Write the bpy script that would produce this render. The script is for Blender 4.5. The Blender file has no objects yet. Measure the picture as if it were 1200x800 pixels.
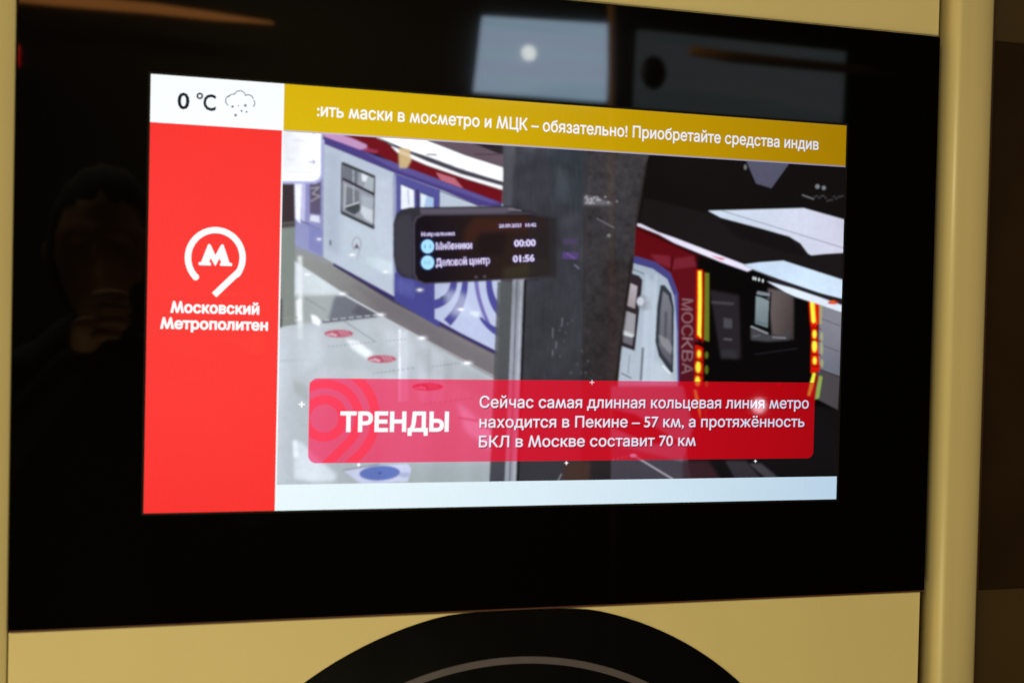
import bpy, bmesh, math, random
import numpy as np
from mathutils import Matrix, Vector
random.seed(4); rng = np.random.default_rng(4)

# ------------------------------------------------------------------ camera, world, lights, exposure
scene = bpy.context.scene
COL = scene.collection
ZC = 1.5                                   # height of the display's centre above the floor
FPX = 1370.286
CAM = (-0.26664366, -0.94530339, ZC - 0.01351718)
RC = [[0.9642447664976729, -0.02277821364742983, -0.2640325420566191],
      [0.01719860518851382, 0.9995776525064574, -0.023424871168259236],
      [0.2644546052944019, 0.01804631798212474, 0.9642292736408028]]
def w3(v): return Vector((v[0], v[2], -v[1]))
rx, dn, fw = w3(RC[0]), w3(RC[1]), w3(RC[2])
cd = bpy.data.cameras.new('camera'); cam = bpy.data.objects.new('camera', cd); COL.objects.link(cam)
m = Matrix.Identity(4)
for i in range(3):
    m[i][0] = rx[i]; m[i][1] = -dn[i]; m[i][2] = -fw[i]; m[i][3] = CAM[i]
cam.matrix_world = m
cd.sensor_width = 36; cd.lens = 36 * FPX / 1200
cd.clip_start = 0.01; cd.clip_end = 50
cd.dof.use_dof = True; cd.dof.focus_distance = 1.12; cd.dof.aperture_fstop = 5.6
scene.camera = cam

world = bpy.data.worlds.new('World'); scene.world = world; world.use_nodes = True
bg = world.node_tree.nodes['Background']
bg.inputs[0].default_value = (0.9, 0.75, 0.5, 1); bg.inputs[1].default_value = 0.006

def area(name, loc, target, sx, sy, power, color):
    l = bpy.data.lights.new(name, 'AREA'); l.shape = 'RECTANGLE'; l.size = sx; l.size_y = sy
    l.energy = power; l.color = color
    o = bpy.data.objects.new(name, l); COL.objects.link(o); o.location = loc
    o.rotation_euler = (Vector(target) - Vector(loc)).to_track_quat('-Z', 'Y').to_euler()
    return o
area('carriage_ceiling_light', (-0.75, -1.75, ZC + 1.2), (-0.1, 0, ZC), 1.2, 0.30, 28, (1.0, 0.885, 0.545))
area('low_fill_light', (-0.45, -0.85, ZC - 1.15), (-0.1, 0, ZC - 0.1), 1.2, 0.4, 8.8, (1.0, 0.905, 0.55))  # added low fill lamp that lifts the lower panel, standing in for bounce
area('door_fill_light', (1.0, -0.30, ZC), (0.6, 0, ZC), 0.1, 1.4, 0.30, (1.0, 0.55, 0.25))  # unseen warm lamp added so the door brightens towards the right
area('far_fill_light', (0.1, -1.6, ZC + 0.95), (0.3, -2.4, ZC - 0.2), 0.9, 0.2, 10, (1.0, 0.72, 0.4))  # extra unseen lamp added to light the mirrored handrails

scene.view_settings.view_transform = 'Standard'; scene.view_settings.look = 'None'
scene.view_settings.exposure = 0; scene.view_settings.gamma = 1

# ------------------------------------------------------------------ plane of the display: photo pixel -> metres on the wall
def back(px, py):
    d = rx * ((px - 600) / FPX) + dn * ((py - 400) / FPX) + fw
    s = (-0.0034 - CAM[1]) / d[1]
    return (CAM[0] + d[0] * s, CAM[2] + d[2] * s)
def opp(px, py, D):                        # a point D metres in front of the wall, seen mirrored in the glass
    d = rx * ((px - 600) / FPX) + dn * ((py - 400) / FPX) + fw
    s = (D - CAM[1]) / d[1]
    return Vector((CAM[0] + d[0] * s, -D, CAM[2] + d[2] * s))

def lin(c):
    return tuple(((v / 255) / 12.92 if v / 255 <= 0.04045 else ((v / 255 + 0.055) / 1.055) ** 2.4) for v in c)

# ------------------------------------------------------------------ helpers
def tag(o, label=None, cat=None, group=None, kind=None):
    if label: o['label'] = label
    if cat: o['category'] = cat
    if group: o['group'] = group
    if kind: o['kind'] = kind
    return o
def empty(name, loc=(0, 0, 0)):
    o = bpy.data.objects.new(name, None); COL.objects.link(o); o.location = loc; o.empty_display_size = 0.05
    return o
def link(name, me, mat, parent=None, smooth=False):
    if mat: me.materials.append(mat)
    if smooth:
        for p in me.polygons: p.use_smooth = True
    o = bpy.data.objects.new(name, me); COL.objects.link(o)
    if parent:
        o.parent = parent
        top = parent
        off = Vector(parent.location)
        while top.parent: top = top.parent; off += Vector(top.location)
        o.location = -off
    return o
def mesh(name, verts, faces, mat, parent=None, smooth=False):
    me = bpy.data.meshes.new(name); me.from_pydata(verts, [], faces); me.update()
    return link(name, me, mat, parent, smooth)
def from_bm(name, bm, mat, parent=None, smooth=False):
    me = bpy.data.meshes.new(name); bm.to_mesh(me); bm.free()
    return link(name, me, mat, parent, smooth)
def box(name, x0, x1, y0, y1, z0, z1, mat, parent=None, bev=0.0, seg=3):
    bm = bmesh.new(); bmesh.ops.create_cube(bm, size=1)
    for v in bm.verts:
        v.co = Vector(((x0 + x1) / 2 + v.co.x * (x1 - x0), (y0 + y1) / 2 + v.co.y * (y1 - y0), (z0 + z1) / 2 + v.co.z * (z1 - z0)))
    if bev: bmesh.ops.bevel(bm, geom=bm.edges[:], offset=bev, segments=seg, affect='EDGES')
    return from_bm(name, bm, mat, parent)
def prism(name, pts, y0, y1, mat, parent=None):
    """outline in the wall plane (x, z), from y0 (front) to y1 (back)"""
    n = len(pts)
    v = [(x, y0, z) for x, z in pts] + [(x, y1, z) for x, z in pts]
    a = sum(pts[i][0] * pts[(i + 1) % n][1] - pts[(i + 1) % n][0] * pts[i][1] for i in range(n))
    f0 = list(range(n)); f = [f0 if a > 0 else f0[::-1], [i + n for i in (f0[::-1] if a > 0 else f0)]]
    for i in range(n):
        j = (i + 1) % n
        f.append([j, i, i + n, j + n] if a > 0 else [i, j, j + n, i + n])
    return mesh(name, v, f, mat, parent)
def sheet(name, pts, y, mat, parent=None):
    n = len(pts)
    a = sum(pts[i][0] * pts[(i + 1) % n][1] - pts[(i + 1) % n][0] * pts[i][1] for i in range(n))
    f = list(range(n)) if a > 0 else list(range(n))[::-1]
    return mesh(name, [(x, y, z) for x, z in pts], [f], mat, parent)
def tube(name, path, r, mat, parent=None, seg=14):
    bm = bmesh.new(); rings = []
    P = [Vector(p) for p in path]
    for i, p in enumerate(P):
        t = (P[min(i + 1, len(P) - 1)] - P[max(i - 1, 0)]).normalized()
        u = t.cross(Vector((0.13, 0.9, 0.31))).normalized(); w = t.cross(u)
        rr = r[i] if isinstance(r, (list, tuple)) else r
        rings.append([bm.verts.new(p + (u * math.cos(a) + w * math.sin(a)) * rr) for a in [2 * math.pi * k / seg for k in range(seg)]])
    for a, b in zip(rings, rings[1:]):
        for k in range(seg): bm.faces.new((a[k], a[(k + 1) % seg], b[(k + 1) % seg], b[k]))
    bm.faces.new(rings[0][::-1]); bm.faces.new(rings[-1])
    bmesh.ops.recalc_face_normals(bm, faces=bm.faces)
    return from_bm(name, bm, mat, parent, True)

# ------------------------------------------------------------------ materials
def new_mat(name):
    mt = bpy.data.materials.new(name); mt.use_nodes = True
    return mt, mt.node_tree, mt.node_tree.nodes['Principled BSDF']
def surf(name, col, rough=0.5, metal=0.0, ior=1.5, var=0.06, scale=30, bump=0.0, bscale=900, coat=0.0, rvar=0.05):
    mt, nt, p = new_mat(name)
    N = nt.nodes; L = nt.links
    tc = N.new('ShaderNodeTexCoord')
    nz = N.new('ShaderNodeTexNoise'); nz.inputs['Scale'].default_value = scale; nz.inputs['Detail'].default_value = 6
    L.new(tc.outputs['Object'], nz.inputs['Vector'])
    mr = N.new('ShaderNodeMapRange'); mr.inputs[3].default_value = 1 - var; mr.inputs[4].default_value = 1 + var
    L.new(nz.outputs['Fac'], mr.inputs[0])
    mul = N.new('ShaderNodeVectorMath'); mul.operation = 'SCALE'; mul.inputs[0].default_value = col
    L.new(mr.outputs[0], mul.inputs['Scale']); L.new(mul.outputs[0], p.inputs['Base Color'])
    m2 = N.new('ShaderNodeMapRange'); m2.inputs[3].default_value = max(0.01, rough - rvar); m2.inputs[4].default_value = rough + rvar
    L.new(nz.outputs['Fac'], m2.inputs[0]); L.new(m2.outputs[0], p.inputs['Roughness'])
    p.inputs['Metallic'].default_value = metal; p.inputs['IOR'].default_value = ior
    if coat: p.inputs['Coat Weight'].default_value = coat; p.inputs['Coat Roughness'].default_value = 0.05
    if bump:
        nb = N.new('ShaderNodeTexNoise'); nb.inputs['Scale'].default_value = bscale; nb.inputs['Detail'].default_value = 3
        L.new(tc.outputs['Object'], nb.inputs['Vector'])
        b = N.new('ShaderNodeBump'); b.inputs['Strength'].default_value = bump; b.inputs['Distance'].default_value = 0.0004
        L.new(nb.outputs['Fac'], b.inputs['Height']); L.new(b.outputs[0], p.inputs['Normal'])
    return mt
def lamp_mat(name, col, strength, fade=None):
    mt, nt, p = new_mat(name)
    p.inputs['Base Color'].default_value = (0.02, 0.02, 0.02, 1)
    N = nt.nodes; L = nt.links
    tc = N.new('ShaderNodeTexCoord'); nz = N.new('ShaderNodeTexNoise'); nz.inputs['Scale'].default_value = 9
    L.new(tc.outputs['Object'], nz.inputs['Vector'])
    mr = N.new('ShaderNodeMapRange'); mr.inputs[3].default_value = strength * 0.85; mr.inputs[4].default_value = strength * 1.1
    L.new(nz.outputs['Fac'], mr.inputs[0]); L.new(mr.outputs[0], p.inputs['Emission Strength'])
    p.inputs['Emission Color'].default_value = (*col, 1)
    return mt

FALL = (2.9, 2.5, 1.6)                      # an LCD loses light, red first, away from its normal
def lcd(name, col=None, image=None, gain=1.0):
    """lit pixels under a glossy glass surface; the panel dims with the viewing angle"""
    mt, nt, p = new_mat(name); N = nt.nodes; L = nt.links
    p.inputs['Base Color'].default_value = (0.003, 0.003, 0.003, 1)
    p.inputs['Roughness'].default_value = 0.03; p.inputs['IOR'].default_value = 1.5
    geo = N.new('ShaderNodeNewGeometry')
    dot = N.new('ShaderNodeVectorMath'); dot.operation = 'DOT_PRODUCT'
    L.new(geo.outputs['Incoming'], dot.inputs[0]); L.new(geo.outputs['Normal'], dot.inputs[1])
    ab = N.new('ShaderNodeMath'); ab.operation = 'ABSOLUTE'; L.new(dot.outputs['Value'], ab.inputs[0])
    cmb = N.new('ShaderNodeCombineXYZ')
    for i in range(3):
        pw = N.new('ShaderNodeMath'); pw.operation = 'POWER'; pw.inputs[1].default_value = FALL[i]
        L.new(ab.outputs[0], pw.inputs[0]); L.new(pw.outputs[0], cmb.inputs[i])
    mul = N.new('ShaderNodeVectorMath'); mul.operation = 'MULTIPLY'
    L.new(cmb.outputs[0], mul.inputs[0])
    if image is not None:
        tx = N.new('ShaderNodeTexImage'); tx.image = image; tx.interpolation = 'Cubic'; tx.extension = 'EXTEND'
        L.new(tx.outputs['Color'], mul.inputs[1])
    else:
        # faint unevenness of the backlight and pixel columns
        tc = N.new('ShaderNodeTexCoord'); nz = N.new('ShaderNodeTexNoise'); nz.inputs['Scale'].default_value = 14; nz.inputs['Detail'].default_value = 3
        L.new(tc.outputs['Object'], nz.inputs['Vector'])
        wv = N.new('ShaderNodeTexNoise'); wv.inputs['Scale'].default_value = 1.0; wv.inputs['Detail'].default_value = 2
        mp = N.new('ShaderNodeMapping'); mp.inputs['Scale'].default_value = (700, 1, 90)
        L.new(tc.outputs['Object'], mp.inputs['Vector']); L.new(mp.outputs[0], wv.inputs['Vector'])
        ad = N.new('ShaderNodeMath'); ad.operation = 'ADD'; L.new(nz.outputs['Fac'], ad.inputs[0]); L.new(wv.outputs['Fac'], ad.inputs[1])
        mr = N.new('ShaderNodeMapRange'); mr.inputs[1].default_value = 0.5; mr.inputs[2].default_value = 1.5
        mr.inputs[3].default_value = 0.965; mr.inputs[4].default_value = 1.035
        L.new(ad.outputs[0], mr.inputs[0])
        sc = N.new('ShaderNodeVectorMath'); sc.operation = 'SCALE'; sc.inputs[0].default_value = col
        ex = N.new('ShaderNodeMapRange'); ex.inputs[1].default_value = 0; ex.inputs[2].default_value = 1; ex.inputs[3].default_value = 6.5; ex.inputs[4].default_value = 1
        L.new(ab.outputs[0], ex.inputs[0]); cg = N.new('ShaderNodeCombineXYZ')
        for i in range(3):                        # darker levels sink faster than white off the axis
            pg = N.new('ShaderNodeMath'); pg.operation = 'POWER'; pg.inputs[0].default_value = min(1.0, col[i]) ; L.new(ex.outputs[0], pg.inputs[1]); L.new(pg.outputs[0], cg.inputs[i])
        over = max(1.0, max(col)); L.new(cg.outputs[0], sc.inputs[0])
        L.new(mr.outputs[0], sc.inputs['Scale']); L.new(sc.outputs[0], mul.inputs[1])
    L.new(mul.outputs[0], p.inputs['Emission Color']); p.inputs['Emission Strength'].default_value = gain
    return mt

cream = surf('cream_paint', (0.72, 0.575, 0.265), 0.42, var=0.045, scale=14, bump=0.7, bscale=1300)
cream_post = surf('cream_post_paint', (0.70, 0.555, 0.26), 0.36, var=0.03, scale=12, bump=0.25, bscale=900)
black_gl = surf('black_display_glass', (0.0012, 0.0011, 0.001), 0.03, var=0.3, scale=5, rvar=0.01)
disc_blk = surf('black_acrylic', (0.0018, 0.0017, 0.0016), 0.30, ior=1.3, var=0.2, scale=20, bump=0.1)
gasket = surf('dark_rubber', (0.012, 0.008, 0.006), 0.6, var=0.2)
edge_red = surf('bronze_edge', (0.10, 0.035, 0.018), 0.4, var=0.2)
frame_m = surf('display_frame_grey', (0.007, 0.006, 0.004), 0.7, var=0.2, ior=1.25)
ring_m = surf('grey_ring_print', (0.088, 0.070, 0.078), 0.45, var=0.12, scale=60)
dark_body = surf('dark_backing', (0.02, 0.016, 0.01), 0.8)
brown_reflection = surf('brown_panel_reflection', (0.05, 0.029, 0.009), 0.35, var=0.15, scale=6)
brown_glass = surf('tinted_brown_glass', (0.022, 0.011, 0.004), 0.25, var=0.4, scale=9, rvar=0.05)
brown_seal_reflection = surf('brown_seal_reflection', (0.05, 0.026, 0.011), 0.4, var=0.1, scale=10)

# ------------------------------------------------------------------ lettering
from mathutils.geometry import delaunay_2d_cdt
_glyph = {}
def outlines(t):
    """closed outlines of a piece of text, in em units"""
    if t in _glyph: return [l.copy() for l in _glyph[t]]
    cu = bpy.data.curves.new('t', 'FONT'); cu.body = t; cu.size = 1; cu.resolution_u = 3; cu.fill_mode = 'NONE' if hasattr(cu, 'fill_mode') else cu.fill_mode
    ob = bpy.data.objects.new('t', cu); COL.objects.link(ob)
    dg = bpy.context.evaluated_depsgraph_get()
    me = bpy.data.meshes.new_from_object(ob.evaluated_get(dg))
    bpy.data.objects.remove(ob); bpy.data.curves.remove(cu)
    co = [(v.co.x, v.co.y) for v in me.vertices]; adj = {}
    for e in me.edges:
        x, y = e.vertices; adj.setdefault(x, []).append(y); adj.setdefault(y, []).append(x)
    bpy.data.meshes.remove(me); seen = set(); loops = []
    for st in sorted(adj):
        if st in seen: continue
        lp = [st]; seen.add(st); cur = st
        while True:
            nx = sorted(q for q in adj[cur] if q not in seen)
            if not nx: break
            cur = nx[0]; seen.add(cur); lp.append(cur)
        P = [co[i] for i in lp]; Q = [P[0]]
        for p in P[1:]:
            if math.hypot(p[0] - Q[-1][0], p[1] - Q[-1][1]) > 1e-5: Q.append(p)
        if len(Q) > 3 and math.hypot(Q[0][0] - Q[-1][0], Q[0][1] - Q[-1][1]) < 1e-5: Q.pop()
        if len(Q) > 2: loops.append(np.array(Q))
    _glyph[t] = loops
    return [l.copy() for l in loops]
def sarea(p): return 0.5 * float(np.sum(p[:, 0] * np.roll(p[:, 1], -1) - np.roll(p[:, 0], -1) * p[:, 1]))
def pip(pt, poly):
    c = False
    for i in range(len(poly)):
        (xa, ya), (xb, yb) = poly[i - 1], poly[i]
        if (ya > pt[1]) != (yb > pt[1]) and pt[0] < (xb - xa) * (pt[1] - ya) / (yb - ya) + xa: c = not c
    return c
def embolden(loops, w):
    out = []; ar = [sarea(l) for l in loops]; bb = [(l.min(0), l.max(0)) for l in loops]
    for i, p in enumerate(loops):
        a = ar[i]
        hole = any(j != i and ar[j] * a < 0 and abs(ar[j]) > abs(a) and (bb[j][0] <= bb[i][0]).all() and (bb[j][1] >= bb[i][1]).all() and pip(p[0], loops[j]) for j in range(len(loops)))
        d0 = p - np.roll(p, 1, 0); d1 = np.roll(p, -1, 0) - p
        d0 /= np.maximum(np.linalg.norm(d0, axis=1), 1e-9)[:, None]; d1 /= np.maximum(np.linalg.norm(d1, axis=1), 1e-9)[:, None]
        n0 = np.c_[d0[:, 1], -d0[:, 0]]; n1 = np.c_[d1[:, 1], -d1[:, 0]]
        m_ = n0 + n1; l = np.linalg.norm(m_, axis=1); m_ /= np.maximum(l, 1e-6)[:, None]
        k = 1 / np.maximum((m_ * n0).sum(1), 0.62)
        out.append(p + m_ * (k * w * (1 if a > 0 else -1) * (-1 if hole else 1))[:, None])   # outer outlines grow, counters shrink
    return out
def glyph_mesh(s, offset, splay=0.0):
    loops = outlines(s); h = np.concatenate(outlines('Н')); b, t = h[:, 1].min(), h[:, 1].max()
    if splay:
        for i, ch in enumerate(s):
            if ch in 'Мм':
                x1 = np.concatenate(outlines(s[:i + 1]))[:, 0].max(); g = np.concatenate(outlines(ch)); x0 = x1 - (g[:, 0].max() - g[:, 0].min()); top = g[:, 1].max()
                xc = (x0 + x1) / 2; hw = (x1 - x0) / 2
                for l in loops:
                    if l[:, 0].min() > x0 - 1e-3 and l[:, 0].max() < x1 + 1e-3:
                        u = (l[:, 0] - xc) / hw; y = (l[:, 1] - b) / (top - b)
                        l[:, 0] = xc + u * hw * (1 + splay * (0.30 - y) * np.abs(u) ** 0.7)
    if offset: loops = embolden(loops, offset)
    vs, es = [], []
    for l in loops:
        k = len(vs); vs += [Vector((float(p[0]), float(p[1]))) for p in l]; es += [(k + i, k + (i + 1) % len(l)) for i in range(len(l))]
    V, _, F, *_r = delaunay_2d_cdt(vs, es, [], 0, 1e-6)
    v = np.array([(p.x, p.y) for p in V]); F = np.array([tuple(x) for x in F]); c = v[F].mean(1)
    A = np.array([tuple(vs[e[0]]) for e in es]); B = np.array([tuple(vs[e[1]]) for e in es])
    up = B[:, 1] > A[:, 1]; dy = np.where(A[:, 1] == B[:, 1], 1e-12, B[:, 1] - A[:, 1])
    cross = ((A[:, 1] > c[:, 1:2]) != (B[:, 1] > c[:, 1:2])) & (c[:, 0:1] < (B[:, 0] - A[:, 0]) * (c[:, 1:2] - A[:, 1]) / dy + A[:, 0])
    wind = (cross * np.where(up, 1, -1)).sum(1)              # non-zero winding keeps overlapping strokes solid
    f = [tuple(int(i) for i in x) for x in F[wind != 0]]
    v[:, 1] = (v[:, 1] - b) / (t - b); x0, x1 = v[:, 0].min(), v[:, 0].max(); v[:, 0] = (v[:, 0] - x0) / (x1 - x0)
    return v, f
def lettering(name, s, p0, p1, cap, y, mat, parent, offset=0.012, splay=0.35):
    """baseline from photo point p0 to p1, cap height in photo pixels at p0"""
    v, f = glyph_mesh(s, offset, splay)
    a = back(*p0); b = back(*p1); h = back(p0[0], p0[1] - cap)[1] - a[1]
    z = (a[1] + b[1]) / 2
    return mesh(name, [(a[0] + (b[0] - a[0]) * q[0], y, z + h * q[1]) for q in v], f, mat, parent)

# ------------------------------------------------------------------ the picture shown in the video window (flat content of a screen)
XL, ZT = back(331.5, 154.0)[0], None
YS = -0.0030                               # front of the glass
ux = lambda px, py: back(px, py)
x_div = (back(333, 98)[0] + back(324, 597)[0]) / 2
SW, SH = 0.30, 0.16875
z_top, z_bot = ZC + SH, ZC - SH
z_tick = (back(333, 153)[1] + back(990, 194)[1]) / 2
z_foot = (back(325, 567)[1] + back(979, 558.5)[1]) / 2
z_weath = (back(175.5, 143)[1] + back(331, 153)[1]) / 2
vx0, vx1, vz0, vz1 = x_div, SW, z_foot, z_tick - 0.0012
TW = 1456; TH = int(TW * (vz1 - vz0) / (vx1 - vx0))
img = np.zeros((TH, TW, 3))
def uv(px, py):
    x, z = back(px, py)
    return ((x - vx0) / (vx1 - vx0) * TW, (vz1 - z) / (vz1 - vz0) * TH)
def blur(a, s):
    if s <= 0.2: return a
    r = max(1, int(3 * s)); k = np.exp(-0.5 * (np.arange(-r, r + 1) / s) ** 2); k /= k.sum()
    for ax in (0, 1):
        pad = [(0, 0)] * a.ndim; pad[ax] = (r, r)
        b = np.pad(a, pad, mode='edge'); o = np.zeros_like(a)
        for i, w in enumerate(k):
            sl = [slice(None)] * a.ndim; sl[ax] = slice(i, i + a.shape[ax]); o += w * b[tuple(sl)]
        a = o
    return a
def mask_of(polys, s):
    """coverage mask (sub array, origin) of a list of texture-space polygons"""
    al = np.concatenate([np.array(p) for p in polys]); mg = int(3 * s) + 3
    x0 = max(0, int(al[:, 0].min()) - mg); x1 = min(TW, int(al[:, 0].max()) + mg)
    y0 = max(0, int(al[:, 1].min()) - mg); y1 = min(TH, int(al[:, 1].max()) + mg)
    if x1 <= x0 or y1 <= y0: return None
    M = np.zeros((y1 - y0, x1 - x0))
    for p in polys:
        p = np.array(p); a0 = max(x0, int(p[:, 0].min()) - 1); a1 = min(x1, int(p[:, 0].max()) + 2)
        b0 = max(y0, int(p[:, 1].min()) - 1); b1 = min(y1, int(p[:, 1].max()) + 2)
        if a1 <= a0 or b1 <= b0: continue
        acc = np.zeros((b1 - b0, a1 - a0))
        for oy in (0.25, 0.75):
            for ox in (0.25, 0.75):
                X = np.arange(a0, a1)[None, :] + ox; Y = np.arange(b0, b1)[:, None] + oy
                ins = np.zeros((b1 - b0, a1 - a0), bool)
                for i in range(len(p)):
                    xa, ya = p[i]; xb, yb = p[(i + 1) % len(p)]
                    if ya == yb: continue
                    c = ((ya > Y) != (yb > Y)) & (X < (xb - xa) * (Y - ya) / (yb - ya) + xa)
                    ins ^= c
                acc += ins * 0.25
        sub = M[b0 - y0:b1 - y0, a0 - x0:a1 - x0]; np.maximum(sub, acc, out=sub)
    return blur(M, s), x0, y0
def fill(pts, col, s=0.8, al=1.0, col2=None, g=None):
    """pts in photo pixels; col2 with g=(p, q): gradient from col at p to col2 at q"""
    r = mask_of([[uv(*q) for q in pts]], s)
    if r is None: return
    M, x0, y0 = r; h, w = M.shape; c = np.array(lin(col))
    A = (M * al)[..., None]
    if col2:
        a = np.array(uv(*g[0])); b = np.array(uv(*g[1])); d = b - a
        X, Y = np.meshgrid(np.arange(x0, x0 + w), np.arange(y0, y0 + h))
        t = np.clip(((X - a[0]) * d[0] + (Y - a[1]) * d[1]) / (d @ d), 0, 1)[..., None]
        c = (c * (1 - t) + np.array(lin(col2)) * t)
    img[y0:y0 + h, x0:x0 + w] = img[y0:y0 + h, x0:x0 + w] * (1 - A) + c * A
def line(p, q, w, col, s=0.7, al=1.0):
    p = np.array(p, float); q = np.array(q, float); d = q - p; n = np.array([-d[1], d[0]]) / np.hypot(*d) * w / 2
    fill([p + n, q + n, q - n, p - n], col, s, al)
def pline(pts, w, col, s=0.7, al=1.0):
    for a, b in zip(pts, pts[1:]): line(a, b, w, col, s, al)
def ell(cx, cy, a, b, col, s=0.8, al=1.0, rot=0):
    c, sn = math.cos(rot), math.sin(rot)
    fill([(cx + a * math.cos(t) * c - b * math.sin(t) * sn, cy + a * math.cos(t) * sn + b * math.sin(t) * c) for t in np.linspace(0, 2 * math.pi, 28, endpoint=False)], col, s, al)
def dashes(p, q, n, col, w=1.1, duty=0.45):
    p = np.array(p, float); q = np.array(q, float)
    for i in range(n): line(p + (q - p) * i / n, p + (q - p) * (i + duty) / n, w, col, 0.6, 0.7)
def vtext(s, p0, p1, cap, col, sig=0.8, off=0.02, al=1.0, flip=None, glow=None):
    v, f = glyph_mesh(s, off)
    p0 = np.array(p0, float); p1 = np.array(p1, float); d = p1 - p0; n = np.array([d[1], -d[0]]) / np.hypot(*d) * cap
    if flip is not None: n = np.array(flip, float)
    T = [uv(*(p0 + d * q[0] + n * q[1])) for q in v]
    polys = [[T[i] for i in t] for t in f]
    for (sg, aa, cc) in ([(glow[0], glow[1], glow[2])] if glow else []) + [(sig, al, col)]:
        M, x0, y0 = mask_of(polys, sg); h, w = M.shape; A = np.clip(M * aa, 0, 1)[..., None]
        img[y0:y0 + h, x0:x0 + w] = img[y0:y0 + h, x0:x0 + w] * (1 - A) + np.array(lin(cc)) * A

fill([(300, 100), (1010, 100), (1010, 640), (300, 640)], (20, 18, 21), 0)
# --- left half: platform floor
fill([(320, 250), (395, 300), (600, 440), (600, 600), (310, 600)], (198, 206, 214), 0.8, 1, (180, 189, 197), ((350, 330), (440, 560)))
fill([(344, 300), (352, 300), (440, 350), (400, 346), (344, 350)], (215, 224, 230), 3)
fill([(344, 278), (375, 297), (395, 309), (460, 349), (585, 414), (585, 446), (540, 422), (494, 396), (446, 369), (402, 343), (344, 305)], (150, 154, 152), 1, 1, (126, 120, 124), ((360, 300), (450, 370)))
fill([(410, 330), (445, 347), (500, 378), (583, 425), (582, 440), (520, 408), (450, 368)], (112, 108, 116), 5, 0.5)
fill([(392, 346), (403, 344), (446, 369), (440, 371), (380, 378), (370, 372)], (112, 116, 128), 3.5, 0.95)
fill([(344, 345), (392, 346), (384, 377), (344, 379)], (170, 178, 180), 3)
fill([(420, 356), (446, 369), (425, 372), (412, 366)], (90, 90, 104), 3, 0.8)
line((402, 344.5), (446, 369), 1.3, (225, 230, 238)); line((344, 347), (400, 344), 1.0, (205, 212, 216))
line((378, 377), (447, 369.5), 2.6, (92, 94, 110)); dashes((380, 375.5), (446, 368.6), 7, (220, 225, 232), 1.3, 0.7)
line((446, 370), (583, 443), 1.1, (205, 210, 216), 0.7, 0.7); line((403, 376), (441, 401), 0.9, (125, 132, 146)); line((358, 349), (382, 364), 0.9, (130, 138, 140), 1)
line((344, 345), (356, 334), 3, (225, 232, 238), 2)
fill([(349, 300), (354, 300), (355, 398), (349, 398)], (240, 246, 250), 2, 0.75)
fill([(347, 352), (353, 350), (354, 376), (348, 376)], (250, 252, 255), 1.5, 0.9)
fill([(364, 368), (371, 370), (376, 376), (374, 382), (366, 378)], (246, 250, 255), 1.5)
fill([(404, 396), (420, 400), (438, 414), (430, 420), (412, 408)], (244, 250, 255), 3, 0.9)
fill([(467, 386), (470, 386), (470, 470), (467, 470)], (245, 248, 255), 1.0, 0.9); fill([(470, 388), (478, 388), (478, 470), (470, 470)], (215, 222, 232), 2, 0.7)
fill([(490, 400), (500, 404), (500, 470), (490, 470)], (208, 214, 226), 3, 0.6)
line((325, 423), (360, 421), 1.6, (160, 168, 178), 1.5, 0.5)
fill([(343, 445), (360, 452), (362, 470), (345, 460)], (165, 172, 172), 3, 0.5)
fill([(344, 514), (356, 520), (370, 535), (395, 556), (392, 563), (365, 564), (345, 560)], (226, 235, 244), 4, 0.75)
fill([(343, 516), (348, 516), (350, 535), (344, 535)], (240, 246, 252), 1.5, 0.7)
fill([(535, 470), (548, 480), (575, 505), (580, 530), (545, 505)], (238, 242, 250), 5, 0.9); line((537, 489), (560, 493), 2, (150, 150, 165), 1.5); 
fill([(345, 384), (372, 384), (380, 420), (352, 440)], (206, 214, 222), 7, 0.7); fill([(380, 430), (470, 440), (470, 446), (360, 446)], (206, 212, 220), 6, 0.5)
fill([(480, 400), (583, 450), (583, 470), (500, 440)], (160, 164, 170), 7, 0.45); fill([(440, 376), (490, 402), (484, 430), (450, 400)], (214, 220, 228), 6, 0.5)
fill([(506, 408), (520, 416), (520, 470), (506, 470)], (206, 212, 222), 4, 0.6); fill([(530, 425), (540, 430), (540, 470), (530, 470)], (196, 202, 210), 4, 0.5)
fill([(450, 545), (583, 545), (583, 566), (450, 566)], (168, 180, 184), 5, 0.7)
for (cx, cy, a) in ((397, 390.8, 17), (447.5, 420.5, 17), (501, 453, 18)):
    ell(cx, cy, a, 4.6, (188, 84, 108), 0.9, 0.95)
    line((cx - a + 3, cy + 1), (cx - 2, cy + 1.5), 1.3, (230, 200, 215)); line((cx - 9, cy - 1), (cx - 3, cy + 3), 1.2, (230, 200, 215))
    for k in (3, 7, 11): line((cx + k - 3, cy - 3.5), (cx + k + 2, cy + 2.6), 1.1, (226, 180, 196), 0.6, 0.8)
dashes((385, 406), (440, 400.5), 12, (105, 112, 128)); dashes((452, 399.6), (478, 396.8), 6, (120, 125, 138))
dashes((437, 437.5), (465, 434), 6, (95, 98, 115)); dashes((460, 434.5), (488, 430.5), 5, (100, 103, 118)); dashes((507, 429.5), (541, 425), 8, (90, 92, 108))
dashes((497, 473.5), (556, 466), 10, (110, 105, 125))
fill([(402, 551), (440, 545), (478, 543), (482, 549), (478, 564), (424, 567)], (208, 214, 238), 1.0); line((402, 551), (445, 543.5), 1, (120, 124, 135))
ell(445, 554, 24, 8.6, (104, 124, 196), 0.9, 1, -0.05); ell(445, 554, 2, 1, (60, 70, 140)); ell(474, 556, 7, 3, (150, 165, 205), 2, 0.6)
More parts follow.
